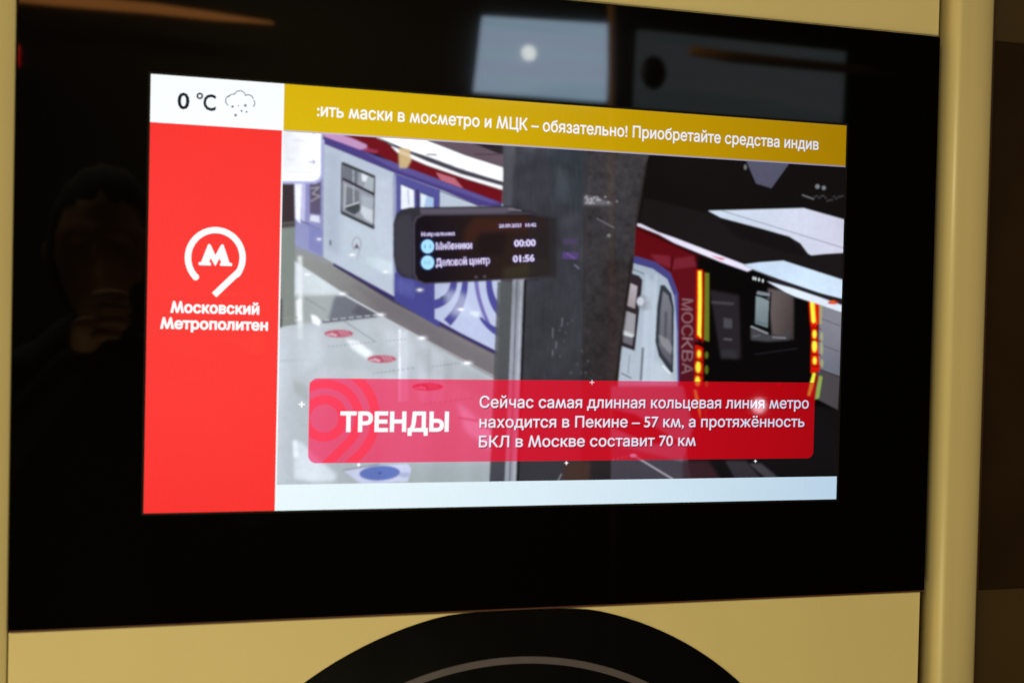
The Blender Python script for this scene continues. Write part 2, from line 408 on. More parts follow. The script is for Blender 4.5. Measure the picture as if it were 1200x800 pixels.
# --- train on the left
fill([(377, 163), (460, 190), (590, 238), (585, 418), (460, 352), (395, 311), (378, 301)], (184, 196, 212), 0.7, 1, (196, 208, 222), ((400, 180), (440, 330)))
fill([(430, 300), (462, 306), (470, 322), (450, 320), (430, 309)], (222, 236, 244), 3, 0.7)
fill([(391, 308), (460, 346), (584, 411), (584, 417), (460, 352), (390, 311)], (58, 46, 112), 0.8)
fill([(395, 312), (460, 351), (584, 416), (584, 418), (460, 354), (395, 314)], (50, 44, 60), 0.8, 0.8)
fill([(480, 168), (590, 168), (590, 240), (565, 230)], (100, 86, 96), 0.8)
fill([(378, 156), (440, 160), (460, 172), (500, 190), (545, 206), (589, 222), (588, 240), (560, 229), (520, 213), (480, 198), (460, 190), (430, 175), (390, 162)], (112, 18, 30), 0.7)
fill([(378, 155), (397, 157), (412, 162), (430, 170), (430, 175), (420, 176), (400, 170), (380, 161)], (196, 150, 196), 1.0); fill([(430, 173), (444, 177), (440, 180), (420, 177)], (160, 60, 90), 1.2, 0.8)
fill([(511, 202), (533, 209), (543, 221), (517, 212)], (192, 108, 124), 0.9)
fill([(380, 160), (418, 174), (460, 190), (500, 205), (588, 238), (588, 243), (560, 241), (520, 224), (465, 204), (400, 177), (380, 169)], (76, 64, 132), 0.8)
fill([(425, 178), (460, 191), (586, 238), (575, 238), (520, 219), (460, 197)], (98, 90, 158), 1.2, 0.8)
fill([(436, 159), (498, 164), (545, 182), (590, 196.5), (590, 213), (545, 203), (510, 191), (475, 176), (455, 167)], (250, 252, 255), 0.7)
fill([(498, 163), (592, 168), (592, 197), (545, 182)], (100, 84, 96), 0.8); fill([(549, 166), (592, 171), (592, 180.5), (584, 180)], (40, 34, 40), 0.8); line((556, 181), (591, 181), 1.2, (65, 52, 62))
line((500, 181), (512, 181.5), 1.2, (70, 64, 80))
fill([(440, 160), (460, 168), (478, 176), (500, 183), (540, 198), (589, 213), (589, 217), (540, 204), (500, 189), (470, 176)], (70, 66, 80), 0.8); 
for t in range(9): line((455 + t * 14, 168 + t * 4.8), (461 + t * 14, 170 + t * 4.8), 0.8, (170, 172, 186), 0.6, 0.7)
fill([(458, 171), (470, 176), (500, 189), (540, 204), (589, 218), (589, 222.5), (545, 209), (500, 193.5), (466, 179)], (246, 248, 252), 0.7)
fill([(467, 174), (480, 174), (482, 188), (477, 197), (468, 197)], (214, 190, 140), 1.6, 0.85)
line((462, 204), (566, 243), 0.9, (50, 40, 80))
fill([(462, 203), (515, 222.5), (515, 384), (462, 352)], (86, 84, 156), 0.8, 1, (74, 74, 148), ((480, 220), (480, 350)))
fill([(470, 216), (485, 222.5), (485.5, 244), (470, 245)], (236, 242, 252), 0.7); line((478, 222), (479, 240), 1.4, (180, 190, 210)); fill([(493, 226), (508, 231.5), (508, 243), (493, 243)], (176, 202, 236), 0.8)
fill([(493, 226), (500, 229), (497, 243), (493, 243)], (226, 238, 248), 0.8); line((489, 222), (490, 246), 2.5, (60, 56, 80)); line((515, 222), (515, 243), 1.0, (60, 58, 120))
line((470, 216), (485, 222.5), 1, (40, 36, 70)); line((493, 226), (508, 231.5), 1, (40, 36, 70))
fill([(461, 204), (464, 205), (464, 320), (461, 318)], (150, 158, 196), 0.8)
fill([(509.5, 325), (584, 325), (584, 412), (540, 390), (509.5, 373)], (190, 200, 228), 0.8)
PU = (78, 76, 154)
def bez(pts, w0, w1, col=PU):
    P = np.array(pts, float); T = np.linspace(0, 1, 16)
    C = [(1 - t) ** 2 * P[0] + 2 * t * (1 - t) * P[1] + t * t * P[2] for t in T]
    L, R_ = [], []
    for i, c in enumerate(C):
        d = C[min(i + 1, 15)] - C[max(i - 1, 0)]; n = np.array([-d[1], d[0]]) / np.hypot(*d); w = (w0 + (w1 - w0) * T[i]) / 2
        L.append(c + n * w); R_.append(c - n * w)
    fill(L + R_[::-1], col, 0.8)
bez([(532, 330), (530, 352), (508, 357)], 8, 11); bez([(545, 330), (544, 358), (524, 378)], 7, 11)
bez([(558, 328), (560, 356), (576, 386)], 5, 4, (120, 112, 182)); bez([(573, 328), (573, 352), (588, 368)], 7, 10); bez([(563, 372), (572, 384), (586, 390)], 3, 10)
ell(520, 349, 4, 2.5, (60, 70, 110), 1.2)
fill([(552, 364), (562, 366), (560, 372), (550, 368)], (232, 244, 252), 2, 0.8)
# soft light and panel joints on the flank
fill([(441, 206), (461, 214), (461, 310), (441, 300)], (204, 212, 226), 7, 0.6); fill([(382, 176), (398, 184), (398, 300), (382, 292)], (170, 180, 200), 7, 0.6)
fill([(400, 255), (440, 274), (440, 330), (400, 305)], (198, 212, 222), 8, 0.5); line((461, 206), (461, 345), 1.0, (120, 126, 170), 1.2, 0.6)
line((470, 250), (470, 345), 1.0, (110, 112, 176), 1.2, 0.6); line((487, 250), (487, 352), 1.1, (52, 50, 110), 1.0, 0.7); fill([(463, 326), (486, 330), (486, 350), (463, 340)], (100, 104, 178), 5, 0.6)
fill([(517, 338), (545, 345), (560, 372), (530, 370)], (206, 214, 238), 6, 0.5)
# window
fill([(400, 190), (403, 190), (440, 206), (439, 268.5), (399, 249.5)], (70, 72, 82), 0.9)
fill([(401.5, 193), (438.5, 208.5), (437, 264), (401, 247)], (150, 156, 168), 0.8)
fill([(402, 194), (420, 201), (419, 217), (401.5, 210)], (112, 116, 128), 1.2); fill([(424, 203), (432, 207), (432, 215), (424, 212)], (226, 232, 240), 1.2); fill([(431, 207), (438, 210), (437, 225), (425, 222)], (174, 184, 194), 1)
fill([(404, 218), (421, 224), (421, 242), (415, 244), (404, 240)], (118, 122, 132), 1.2); fill([(405, 240), (420, 236), (424, 246), (415, 252), (404, 246)], (70, 74, 82), 1.4)
line((405, 242), (421, 237), 1.4, (216, 222, 230)); line((414, 199), (414.5, 240), 0.9, (196, 202, 212)); line((405, 216), (404, 245), 1.3, (190, 196, 206))
fill([(424, 240), (437, 246), (437, 262), (428, 257), (422, 248)], (205, 213, 222), 1.8); fill([(424, 228), (438, 232), (437, 246), (424, 241)], (170, 180, 190), 1.5)
line((401.5, 209.5), (439, 228), 3.2, (54, 44, 58)); line((402, 193), (439, 207.5), 1.8, (48, 42, 50)); line((400, 250), (438, 268), 1.7, (36, 34, 42))
line((441, 208), (439, 264), 1.0, (210, 220, 230), 0.7, 0.7)
# emblem and little things on the side
for a in range(0, 300, 30):
    a0 = math.radians(a + 120); a1 = math.radians(a + 150); line((418 + 5.2 * math.cos(a0), 286 + 8 * math.sin(a0)), (418 + 5.2 * math.cos(a1), 286 + 8 * math.sin(a1)), 1.0, (140, 118, 150), 0.9, 0.8)
line((422, 292), (418, 305), 1.1, (170, 150, 180), 1, 0.7); fill([(415, 291), (418, 285), (421, 291)], (96, 60, 90), 1); fill([(386, 281), (388.5, 282), (388, 288), (386, 287)], (100, 104, 116), 0.9)
line((379, 168), (378.5, 302), 1.2, (130, 140, 180), 0.9, 0.8)
# far left: second carriage, column, white board
fill([(344, 212), (378, 212), (378, 302), (344, 290)], (142, 140, 194), 0.8, 1, (150, 156, 200), ((360, 220), (360, 290)))
fill([(353, 213), (358, 213), (357, 262), (353, 258)], (196, 196, 230), 1.2); fill([(363, 213), (376, 213), (376, 252), (363, 250)], (96, 88, 116), 1.2); fill([(364, 252), (374, 253), (375, 261), (363, 259)], (222, 226, 240), 1)
line((347, 256), (375, 269), 1.1, (70, 62, 110)); fill([(362, 263), (378, 270), (378, 300), (362, 292)], (136, 140, 196), 1)
fill([(346, 288), (378, 301), (392, 310), (378, 308), (346, 296)], (150, 154, 160), 1)
vtext('М', (364, 234), (376, 231), 14, (226, 226, 214), 0.8, 0.0, 1, (0.5, -14)) if False else None
pline([(364, 221), (374, 219.5), (366, 227), (375, 230), (364, 236)], 1.3, (190, 188, 190), 1.0, 0.7)
fill([(345, 213), (354, 213), (352, 262), (346, 256)], (236, 240, 250), 1)
fill([(324, 212), (345, 212), (346, 262), (324, 264)], (58, 48, 52), 1.2); fill([(324, 262), (346, 260), (345, 376), (348, 380), (324, 384)], (128, 138, 134), 1.2, 1, (136, 142, 138), ((330, 270), (330, 370)))
fill([(324, 262), (346, 260), (346, 266), (324, 268)], (74, 68, 70), 2); fill([(326, 350), (331, 350), (331, 384), (326, 384)], (70, 66, 70), 2, 0.8); line((332, 373), (349, 372), 1.4, (148, 152, 146))
fill([(320, 150), (378.5, 150), (378.5, 206), (376, 212), (370, 215.5), (320, 215.5)], (176, 178, 222), 1.0); fill([(320, 150), (376, 150), (376, 205), (373, 210), (368, 212.5), (320, 212.5)], (247, 250, 255), 0.8)
line((362, 190), (369, 190), 0.9, (120, 130, 190), 0.6); pline([(366.5, 187.8), (369.3, 190), (366.5, 192.2)], 0.9, (120, 130, 190), 0.6); line((342, 164), (362, 166), 1.0, (224, 228, 242)); line((335, 187), (345, 187.5), 0.9, (226, 230, 244)); line((335, 201), (372, 203), 0.8, (228, 232, 245))
line((366, 156), (369, 157), 0.9, (150, 156, 200))
for (sx, sy, r) in ((401, 344.3, 3.6), (446, 368.8, 3.6), (494.3, 396, 3.8), (547.5, 425.3, 3.8), (360, 321.5, 3.4), (374, 280.3, 2.2), (412.5, 298.7, 2.9), (452, 318.6, 2.9), (492, 339.7, 2.6), (540, 362.5, 3.0)):
    ell(sx, sy, r * 1.9, r * 0.7, (230, 236, 250), 2.4, 0.45); ell(sx, sy, r, r * 0.38, (255, 255, 255), 0.7)
# --- black roof space and the train on the right
fill([(742, 262), (885, 314), (830, 330), (800, 312), (760, 300), (738, 300)], (72, 8, 14), 3, 1, (26, 10, 14), ((750, 285), (850, 318)))
fill([(745, 268), (815, 300), (818, 330), (820, 470), (795, 470), (790, 330), (740, 303)], (98, 12, 20), 1.5, 1, (84, 20, 32), ((760, 280), (805, 430)))
fill([(762, 298), (785, 300), (786, 314), (770, 308)], (128, 40, 54), 2.2, 0.8); fill([(790, 303), (812, 300), (816, 312), (788, 316)], (124, 38, 52), 2.2, 0.8); line((789, 302), (786, 318), 1.4, (60, 5, 12))
fill([(738, 300), (745, 300), (768, 307), (786, 320), (795, 344), (796, 470), (790, 470), (788, 345), (780, 327), (765, 316), (736, 308)], (70, 68, 130), 0.9)
fill([(737, 307), (765, 315), (782, 327), (790, 347), (794, 390), (794, 470), (720, 470), (730, 380)], (168, 182, 198), 0.9, 1, (180, 192, 205), ((760, 320), (760, 450)))
line((792, 345), (794.5, 450), 1.4, (110, 120, 190), 0.8, 0.8)
for k, (x, c) in enumerate(((758, (196, 208, 222)), (764, (150, 164, 182)), (769, (200, 212, 224)))): line((x, 322), (x - 5, 450), 2.2, c, 2, 0.6)
line((738, 314), (755, 321), 0.9, (60, 60, 70))
fill([(736, 319), (749, 323), (753, 328), (752, 340), (744, 411), (727, 405)], (48, 40, 46), 1.0)
fill([(735, 330), (747, 335.5), (744, 361.5), (731, 356.5)], (186, 178, 186), 0.9, 1, (160, 150, 156), ((736, 335), (742, 360)))
fill([(730.5, 363), (745, 368.5), (743, 394), (728.5, 389)], (158, 156, 164), 0.9); fill([(729, 386), (743, 392), (741, 396), (728, 392)], (205, 210, 215), 1.5); fill([(728.5, 392), (742, 396), (741, 405), (728, 400)], (108, 106, 116), 1)
ell(755, 355, 7, 9, (150, 156, 168), 2.5); ell(750.5, 353, 4.2, 5, (204, 210, 222), 1.5); fill([(754, 356), (762, 352), (764, 362), (757, 364)], (112, 118, 130), 2, 0.7)
fill([(774, 334), (779, 334), (787, 344), (790, 360), (789, 436), (786, 437), (772, 417), (768, 400), (770, 360)], (52, 56, 66), 1.0)
fill([(777, 341), (783, 346), (787, 360), (787, 428), (776, 414), (772, 404), (774, 365)], (118, 120, 130), 1.2, 1, (92, 92, 104), ((777, 345), (780, 425)))
fill([(779, 365), (782, 365), (781, 400), (778, 400)], (82, 82, 94), 1.5); fill([(772, 392), (784, 398), (788, 408), (786, 415), (775, 404)], (146, 148, 156), 2, 0.8)
fill([(758, 325), (768, 332), (762, 450), (752, 450)], (198, 210, 222), 5, 0.6); fill([(768, 420), (786, 440), (790, 450), (764, 450)], (196, 208, 218), 4, 0.7)
line((753.5, 407), (751, 446), 3.0, (110, 120, 132), 1.4); line((738, 415), (736, 438), 2.0, (140, 150, 164), 1.2, 0.7); line((728, 437), (740, 443), 1.2, (80, 86, 100)); line((776, 428), (786, 438), 2.0, (226, 236, 244), 1)
for k, ch in enumerate('МОСКВА'):
    y = 350.0 + k * 14.9 + (0.5 if k else 0); 
    vtext(ch, (799.5, y), (798.5, y + 12.8), 12, (158, 122, 132), 0.9, -0.004, 0.9, (13, 1))
# black mask of the cab
fill([(818, 300), (985, 330), (985, 480), (952, 475), (945, 470), (820, 470)], (9, 8, 10), 3)
fill([(832, 340), (866, 346), (868, 420), (845, 420)], (44, 40, 46), 3, 0.8); line((834, 354), (860, 356), 3, (78, 72, 80), 1.5, 0.8); fill([(848, 372), (858, 374), (858, 385), (848, 384)], (74, 72, 80), 1.6); line((848, 397), (858, 398), 2, (88, 86, 92), 1.2); fill([(845, 410), (862, 410), (864, 420), (846, 418)], (50, 48, 54), 3)
fill([(900, 338), (930, 343), (930, 398), (905, 392)], (98, 88, 88), 2.5, 1, (60, 52, 52), ((905, 360), (935, 370)))
fill([(888, 341), (903, 344), (902, 347), (886, 345)], (130, 138, 148), 0.9); fill([(886, 347), (901, 350), (900, 384), (885, 379)], (134, 150, 154), 1.0, 1, (108, 124, 130), ((890, 350), (895, 380)))
line((884, 344), (902, 352), 1.7, (12, 12, 16)); line((903.5, 342), (901, 386), 1.7, (12, 12, 18)); line((884, 376), (900, 380), 0.9, (80, 90, 98))
line((880, 382.5), (900, 391), 2.0, (150, 155, 160), 0.9); fill([(880, 384), (900, 392), (924, 394), (926, 386), (920, 386), (926, 398), (900, 400), (880, 398)], (66, 66, 72), 2); line((905, 395), (921, 396), 1.6, (130, 130, 134), 1.1); line((882, 394), (891, 393), 1.6, (96, 98, 104), 1)
line((885, 415), (935, 408), 1.4, (28, 28, 34), 1)
fill([(961, 352), (987, 366), (984, 441), (958, 431)], (134, 134, 146), 1.0, 1, (112, 116, 128), ((975, 365), (970, 430))); fill([(958, 432), (984, 442), (982, 480), (955, 466)], (76, 72, 76), 1.0); line((960, 372), (985, 382), 0.9, (84, 84, 94)); line((963, 404), (984, 412), 0.9, (78, 78, 88)); line((958, 432), (984, 441), 1.2, (60, 54, 58))
RD, YE, OR, GR = (214, 22, 8), (240, 242, 70), (240, 110, 20), (122, 134, 40)
fill([(826, 320), (831, 320), (831, 400), (825, 398)], GR, 1.0, 0.75); fill([(823, 318), (826, 318), (825, 400), (822, 402)], (130, 12, 8), 0.9); 
for (y, h) in ((416, 4), (433, 5), (450, 3)): ell(828, y, 2, h, GR, 1.2, 0.6)
fill([(816, 316), (823.5, 316), (824, 345), (823, 398), (815, 396)], RD, 1.1)
fill([(818.2, 317.5), (822, 317.5), (822.4, 345), (821.6, 396), (817.4, 392), (818.2, 350)], YE, 0.7)
fill([(815, 402), (824, 408), (824, 444), (822, 452), (814, 448), (814, 430)], RD, 1.3, 0.85)
for (x, y, a, b) in ((819.3, 414.5, 2.0, 4), (818.3, 430, 2.8, 6.2), (817.5, 446.5, 2.7, 5.2)): ell(x, y, a + 1, b + 1.5, OR, 1.1); ell(x, y, a, b, YE, 0.7)
line((814, 421), (826, 425), 1.2, (60, 4, 4)); line((813, 437), (826, 441), 1.2, (60, 4, 4)); line((814, 402), (828, 405), 3, (14, 4, 6))
fill([(813, 456), (816, 457), (821, 478), (821, 492), (818, 480), (815, 470)], (235, 190, 60), 1.2); fill([(826, 472), (829, 476), (828, 492), (825, 486)], (120, 60, 30), 1.5, 0.7)
fill([(959, 356), (964, 358), (963, 380), (960, 380)], (166, 168, 110), 1, 0.8); fill([(947.5, 352), (960, 356), (960, 378), (957, 382), (961, 434), (955, 437), (950, 437), (951, 388), (949, 375)], RD, 1.2)
fill([(949.5, 353), (955, 354), (956, 377), (953, 379), (951, 376)], YE, 0.7); line((954, 353), (957, 380), 1.6, OR, 0.8, 0.6)
for (x, y, a, b) in ((954.6, 391.5, 2.2, 4.6), (954.6, 405.5, 2.7, 6.8), (954.8, 422.5, 2.1, 4.2)): ell(x, y, a + 0.9, b + 1.4, OR, 1.0, 0.9); ell(x, y, a, b, YE, 0.7); ell(x + 8.3, y + 3, 1.8, b + 1, (166, 176, 120), 1.1, 0.8)
for y in (398, 414.5, 428, 384): line((951, y), (962, y + 1.5), 2.2, (150, 8, 6), 0.9, 0.9)
fill([(954, 437), (960, 440), (954, 466), (948, 462)], (150, 20, 10), 1.2, 0.8); fill([(952.5, 437), (956, 437), (953, 452), (949, 464), (946, 463), (949, 450)], YE, 0.8); fill([(960, 440), (964, 441), (960, 466), (955, 468), (957, 455)], (150, 176, 84), 1.0, 0.9)
# roof space
fill([(745, 172), (1000, 190), (1000, 262), (940, 242), (830, 246), (800, 262), (750, 262)], (19, 17, 17), 1.5)
fill([(755, 232), (830, 250), (890, 268), (935, 282), (950, 300), (987, 297), (987, 330), (918, 306), (885, 312), (750, 262)], (28, 24, 26), 2)
fill([(842, 254), (890, 268), (925, 279), (944, 300), (920, 296), (860, 276)], (22, 19, 22), 2)
fill([(830, 247), (942, 244), (990, 257.5), (990, 296), (966, 297.5), (951, 299), (947, 297), (938, 285), (925, 277), (890, 267), (845, 255)], (208, 220, 236), 0.8, 1, (214, 214, 232), ((850, 250), (985, 280)))
line((846, 247), (990, 291), 0.9, (120, 126, 136), 0.7, 0.8)
fill([(874, 187), (926, 190), (904, 220.5), (886, 215)], (84, 84, 104), 0.9); ell(873.5, 196, 1.6, 3, (110, 116, 116), 1); ell(958, 218.7, 2.6, 2.6, (122, 126, 134), 0.9); ell(965.5, 220.3, 2.4, 2.4, (122, 126, 134), 0.9)
line((940, 228.5), (954, 233.5), 1.4, (112, 112, 116), 0.8); 
for k in range(14): ell(955 + k * 2.5, 231 + random.uniform(-2, 5), 1.5, 1.0, (72, 70, 74), 1.0, 0.7)
fill([(747, 262), (751, 262.5), (771, 272), (790, 278.5), (884, 314.5), (876, 318), (845, 307), (790, 284.5), (772, 274.5), (747, 264.5)], (232, 228, 248), 0.8)
fill([(832, 299), (850, 303), (846, 305)], (220, 60, 90), 0.8, 0.8)
fill([(872, 310), (890, 307.5), (918, 305.5), (988, 328), (988, 350), (960, 343), (915, 328), (880, 314)], (206, 224, 244), 0.8, 1, (214, 232, 250), ((880, 310), (985, 340))); line((872, 311), (905, 324), 1.2, (180, 196, 204))
fill([(888, 318), (916, 328), (960, 343), (987, 352), (987, 358), (925, 340)], (40, 34, 42), 1.0)
fill([(899, 329.5), (930, 338), (960, 348), (988, 358), (987, 366), (955, 355), (932, 347.5), (920, 342)], (222, 232, 244), 0.8); ell(976, 354.5, 6, 2, (220, 50, 20), 1.2); ell(976, 353.5, 3, 1.1, OR, 0.9)
for x, y in ((883, 326), (885.5, 326.6), (889.5, 327.6), (894, 329)): ell(x, y, 1.0, 1.9, (224, 236, 236), 0.7, 0.95)
# --- pillar
fill([(590, 166), (762, 178), (757, 192), (745, 265), (742, 312), (730, 384), (724, 450), (718, 575), (573, 575), (583, 440), (590, 240)], (62, 64, 72), 0.9, 1, (56, 55, 62), ((640, 190), (640, 540)))
fill([(590, 166), (604, 167), (600, 240), (600, 330), (592, 330), (583, 420), (590, 240)], (88, 90, 98), 4, 0.6)
fill([(583, 330), (603, 330), (592, 575), (573, 575)], (88, 92, 94), 1.2, 0.9, (74, 76, 84), ((590, 350), (585, 560)))
fill([(640, 166), (687, 170), (685, 250), (650, 240)], (54, 60, 68), 5, 0.7); fill([(650, 195), (668, 200), (668, 240), (652, 235)], (74, 80, 88), 5, 0.6)
fill([(687, 169), (762, 175), (757, 192), (745, 265), (742, 312), (730, 384), (724, 450), (717, 575), (680, 575), (684, 250)], (62, 60, 63), 1.0, 1, (40, 36, 39), ((700, 200), (705, 560)))
fill([(707, 300), (740, 310), (728, 384), (722, 445), (700, 445)], (50, 44, 46), 5, 0.8); line((741, 300), (722, 448), 3.5, (40, 30, 28), 2, 0.9); line((757, 190), (745, 262), 3, (48, 42, 42), 2, 0.8)
fill([(600, 255), (640, 262), (645, 290), (600, 330)], (58, 46, 42), 6, 0.8)  # warm reflection on the screen glass, painted into the picture
fill([(601, 325), (615, 325), (606, 575), (591, 575)], (150, 154, 166), 0.9, 1, (160, 166, 178), ((608, 330), (598, 550)))
line((606, 328), (597, 575), 2.0, (112, 116, 130), 1.0); line((611, 328), (602, 575), 1.2, (196, 200, 210), 0.9, 0.8); line((615.5, 328), (606, 575), 3.2, (28, 26, 30), 0.9)
# mottled stone and polish marks of the pillar
M, mx, my = mask_of([[uv(*q) for q in [(690, 172), (758, 180), (742, 300), (724, 445), (682, 445)]]], 3)
h_, w_ = M.shape
nz = blur(rng.standard_normal((h_, w_)), 3.2); nz /= nz.std(); nz2 = blur(rng.standard_normal((h_, w_)), 7); nz2 /= nz2.std()
img[my:my + h_, mx:mx + w_] *= 1 + (M * np.clip(0.09 * nz + 0.10 * nz2, -0.5, 0.9))[..., None]
M, mx, my = mask_of([[uv(*q) for q in [(600, 172), (690, 174), (682, 445), (600, 445)]]], 3)
h_, w_ = M.shape
nz = rng.standard_normal((h_, w_)); r = np.ones(31) / 31; nz = np.apply_along_axis(lambda a: np.convolve(a, r, 'same'), 0, nz); nz = blur(nz, 1.6); nz /= nz.std(); nz2 = blur(rng.standard_normal((h_, w_)), 12); nz2 /= nz2.std()
img[my:my + h_, mx:mx + w_] *= 1 + (M * np.clip(0.045 * nz + 0.10 * nz2, -0.5, 0.9))[..., None]
fill([(685, 228), (700, 232), (718, 238), (716, 240), (684, 240)], (120, 118, 126), 3.0, 0.8)
for k in range(26): ell(686 + abs(random.gauss(0, 12)), 235 + random.uniform(-5, 4), 1.2, 0.9, (184, 182, 192), 0.9, 0.8)
ell(723, 236, 1.4, 1.4, (120, 120, 130), 0.9); line((699, 256), (720, 267), 1.4, (116, 116, 126), 1.1, 0.8); ell(713.5, 276, 2, 2, (124, 130, 136), 1)
fill([(660, 279), (677, 280), (676, 287), (660, 286)], (76, 64, 96), 1.4, 0.9); fill([(659, 295), (678, 296), (677, 304), (659, 303)], (88, 66, 122), 1.2, 0.9); line((664, 297), (674, 303), 1.4, (124, 104, 168), 0.9, 0.7); line((673, 310), (679, 315), 1.5, (112, 116, 126), 1)
for (x, y0, y1) in ((648, 384, 396), (659, 372, 382), (648, 410, 417), (652, 400, 408)): line((x, y0), (x - 0.5, y1), 1.2, (118, 120, 130), 1.0, 0.8)
for k in range(14): ell(random.uniform(655, 690), random.uniform(365, 440), 1.1, 1.6, (92, 94, 102), 1.0, 0.6)
# --- hanging indicator board on the platform
fill([(470, 246), (480, 243), (600, 241), (607, 243), (631, 250), (631, 330), (600, 322), (486, 328), (470, 324), (464, 316), (461, 300), (461, 262), (464, 251)], (52, 50, 60), 1.0)
fill([(463, 262), (470, 252), (482, 252), (484, 270), (483, 326), (470, 320), (463, 308)], (66, 64, 74), 3, 0.8)
fill([(492, 245), (600, 243), (606, 246), (590, 250), (494, 252.5)], (96, 88, 104), 1.2, 0.9); line((596, 245), (611, 247), 1.2, (150, 146, 156), 1, 0.7)
fill([(495, 250.5), (620, 249.5), (640, 254), (642, 322), (630, 326), (560, 330), (497, 333), (488, 329), (484.5, 320), (484, 262), (487, 254)], (72, 68, 82), 0.9)
fill([(496, 252.5), (620, 251), (642, 256), (644, 321), (630, 324.5), (560, 328.5), (498, 331.5), (490, 328), (486.5, 320), (486, 263), (489, 256)], (24, 19, 28), 0.9, 1, (44, 32, 30), ((500, 290), (590, 285)))
fill([(555, 256), (640, 256), (640, 270), (565, 272), (540, 300), (545, 270)], (66, 36, 28), 5, 0.7); fill([(560, 275), (595, 272), (590, 300), (562, 300)], (26, 18, 22), 5, 0.6); fill([(590, 315), (645, 300), (645, 322), (590, 326)], (62, 58, 44), 5, 0.6)  # first brown patch paints the warm reflection lying on the screen glass
fill([(620, 250), (652, 255), (652, 325), (620, 326)], (40, 35, 38), 4, 0.8); ell(558, 324.5, 2, 1.5, (84, 76, 82), 1); ell(568, 324, 2, 1.5, (84, 76, 82), 1)
# --- below the banner on the right
fill([(716, 500), (800, 500), (812, 575), (716, 575)], (70, 66, 76), 1.5); fill([(800, 540), (830, 540), (850, 570), (800, 570)], (60, 36, 44), 4, 0.8); line((742, 533), (790, 562), 1.6, (170, 168, 180), 0.8); ell(742, 533.5, 4, 2, (226, 220, 232), 0.8); dashes((718, 538), (738, 534), 4, (160, 150, 165), 1.2)
fill([(850, 540), (874, 540), (905, 575), (870, 575)], (52, 50, 56), 2.5); fill([(878, 543), (892, 543), (915, 562), (900, 562)], (68, 66, 72), 2); fill([(662, 540), (692, 540), (690, 575), (658, 575)], (70, 50, 44), 3.5, 0.9); line((658, 555), (653, 565), 1.4, (130, 134, 138))
fill([(716, 452), (800, 452), (812, 500), (800, 540), (716, 520)], (120, 112, 124), 3); fill([(716, 478), (745, 485), (800, 520), (760, 520), (716, 500)], (34, 28, 32), 3)
# soft stripes and grain of the compressed picture
L1 = blur(rng.standard_normal((TH, TW)), 1.1); L1 /= L1.std(); L2 = blur(rng.standard_normal((TH, TW)), 4.5); L2 /= L2.std()
img *= (1 + 0.014 * L1 + 0.010 * L2)[..., None]
img += 0.0008 * np.clip(rng.standard_normal((TH, TW, 1)), 0, 2)
FL = np.zeros((TH, TW)); r = mask_of([[uv(*q) for q in [(345, 300), (400, 330), (583, 440), (583, 567), (324, 567), (324, 380)]]], 6)
FL[r[2]:r[2] + r[0].shape[0], r[1]:r[1] + r[0].shape[1]] = r[0]
col_ = blur(rng.standard_normal((1, TW)).repeat(3, 0), 14)[1]; col_ /= col_.std(); lf = blur(rng.standard_normal((TH // 8 + 1, TW // 8 + 1)), 5); lf /= lf.std()
lf = blur(np.kron(lf, np.ones((8, 8)))[:TH, :TW], 7)
img *= (1 + FL * (0.03 * col_[None, :] + 0.035 * lf))[..., None] * (1 + 0.035 * (1 - FL) * lf)[..., None]
img = blur(img, 1.45)
WT, VI = (238, 232, 255), (110, 70, 190)
for cy, tx in ((288.8, '11'), (307.6, '11А')):
    ell(501.2, cy, 9, 9, (60, 90, 160), 1.6, 0.7); ell(501.2, cy, 7.5, 8, (172, 226, 248), 0.8); vtext(tx, (497.5, cy + 2.2), (505, cy + 2.2), 4.4, (70, 150, 205), 0.9, 0.0, 1.0)
for s_, p0, p1, c_ in (('Направления', (494, 276.6), (532.8, 275.6), 4.2), ('Мнёвники', (511, 292.3), (553.2, 291.0), 7.8), ('Деловой центр', (511, 311.6), (574.2, 308.6), 8.2), ('00:00', (602.7, 288.8), (627.8, 287.9), 7.6), ('01:56', (601.3, 307.0), (626.4, 305.8), 7.6), ('28.09.2021  16:42', (584.8, 266.6), (628.4, 265.2), 3.8)):
    vtext(s_, p0, p1, c_, WT, 1.0, 0.035, 1.0, None, (2.4, 0.9, VI))
img = img * (1 + 0.10 * np.clip((img - 0.6) / 0.4, 0, 1))
# undo the panel's viewing-angle loss, since the values above were read through it
XX = vx0 + (np.arange(TW) + 0.5) / TW * (vx1 - vx0); ZZ = vz1 - (np.arange(TH) + 0.5) / TH * (vz1 - vz0)
dxx = XX[None, :] - CAM[0]; dzz = ZZ[:, None] - CAM[2]; cs = -CAM[1] / np.sqrt(dxx ** 2 + dzz ** 2 + CAM[1] ** 2)
img = np.clip(img - 0.002, 0, 2) / np.stack([cs ** f for f in FALL], -1)
def to_image(name, arr):
    im = bpy.data.images.new(name, TW, TH, float_buffer=True); im.colorspace_settings.name = 'Linear Rec.709'
    out = np.ones((TH, TW, 4), np.float32); out[..., :3] = arr[::-1]
    im.pixels.foreach_set(out.ravel()); im.update(); im.pack()
    return im
video_img = to_image('video_frame', img)
gm = (5 - 4 * cs)[..., None]
ban = img * np.array([0.26, 0.17, 0.30]) + np.array([0.72, 0.006, 0.030]) ** gm
rin = img * np.array([0.10, 0.085, 0.12]) + np.array([0.96, 0.012, 0.050]) ** gm
banner_img = to_image('banner_frame', ban); ring_img = to_image('ring_frame', rin)
m_video = lcd('lcd_video', image=video_img); m_banner = lcd('lcd_banner', image=banner_img); m_rings = lcd('lcd_rings', image=ring_img)
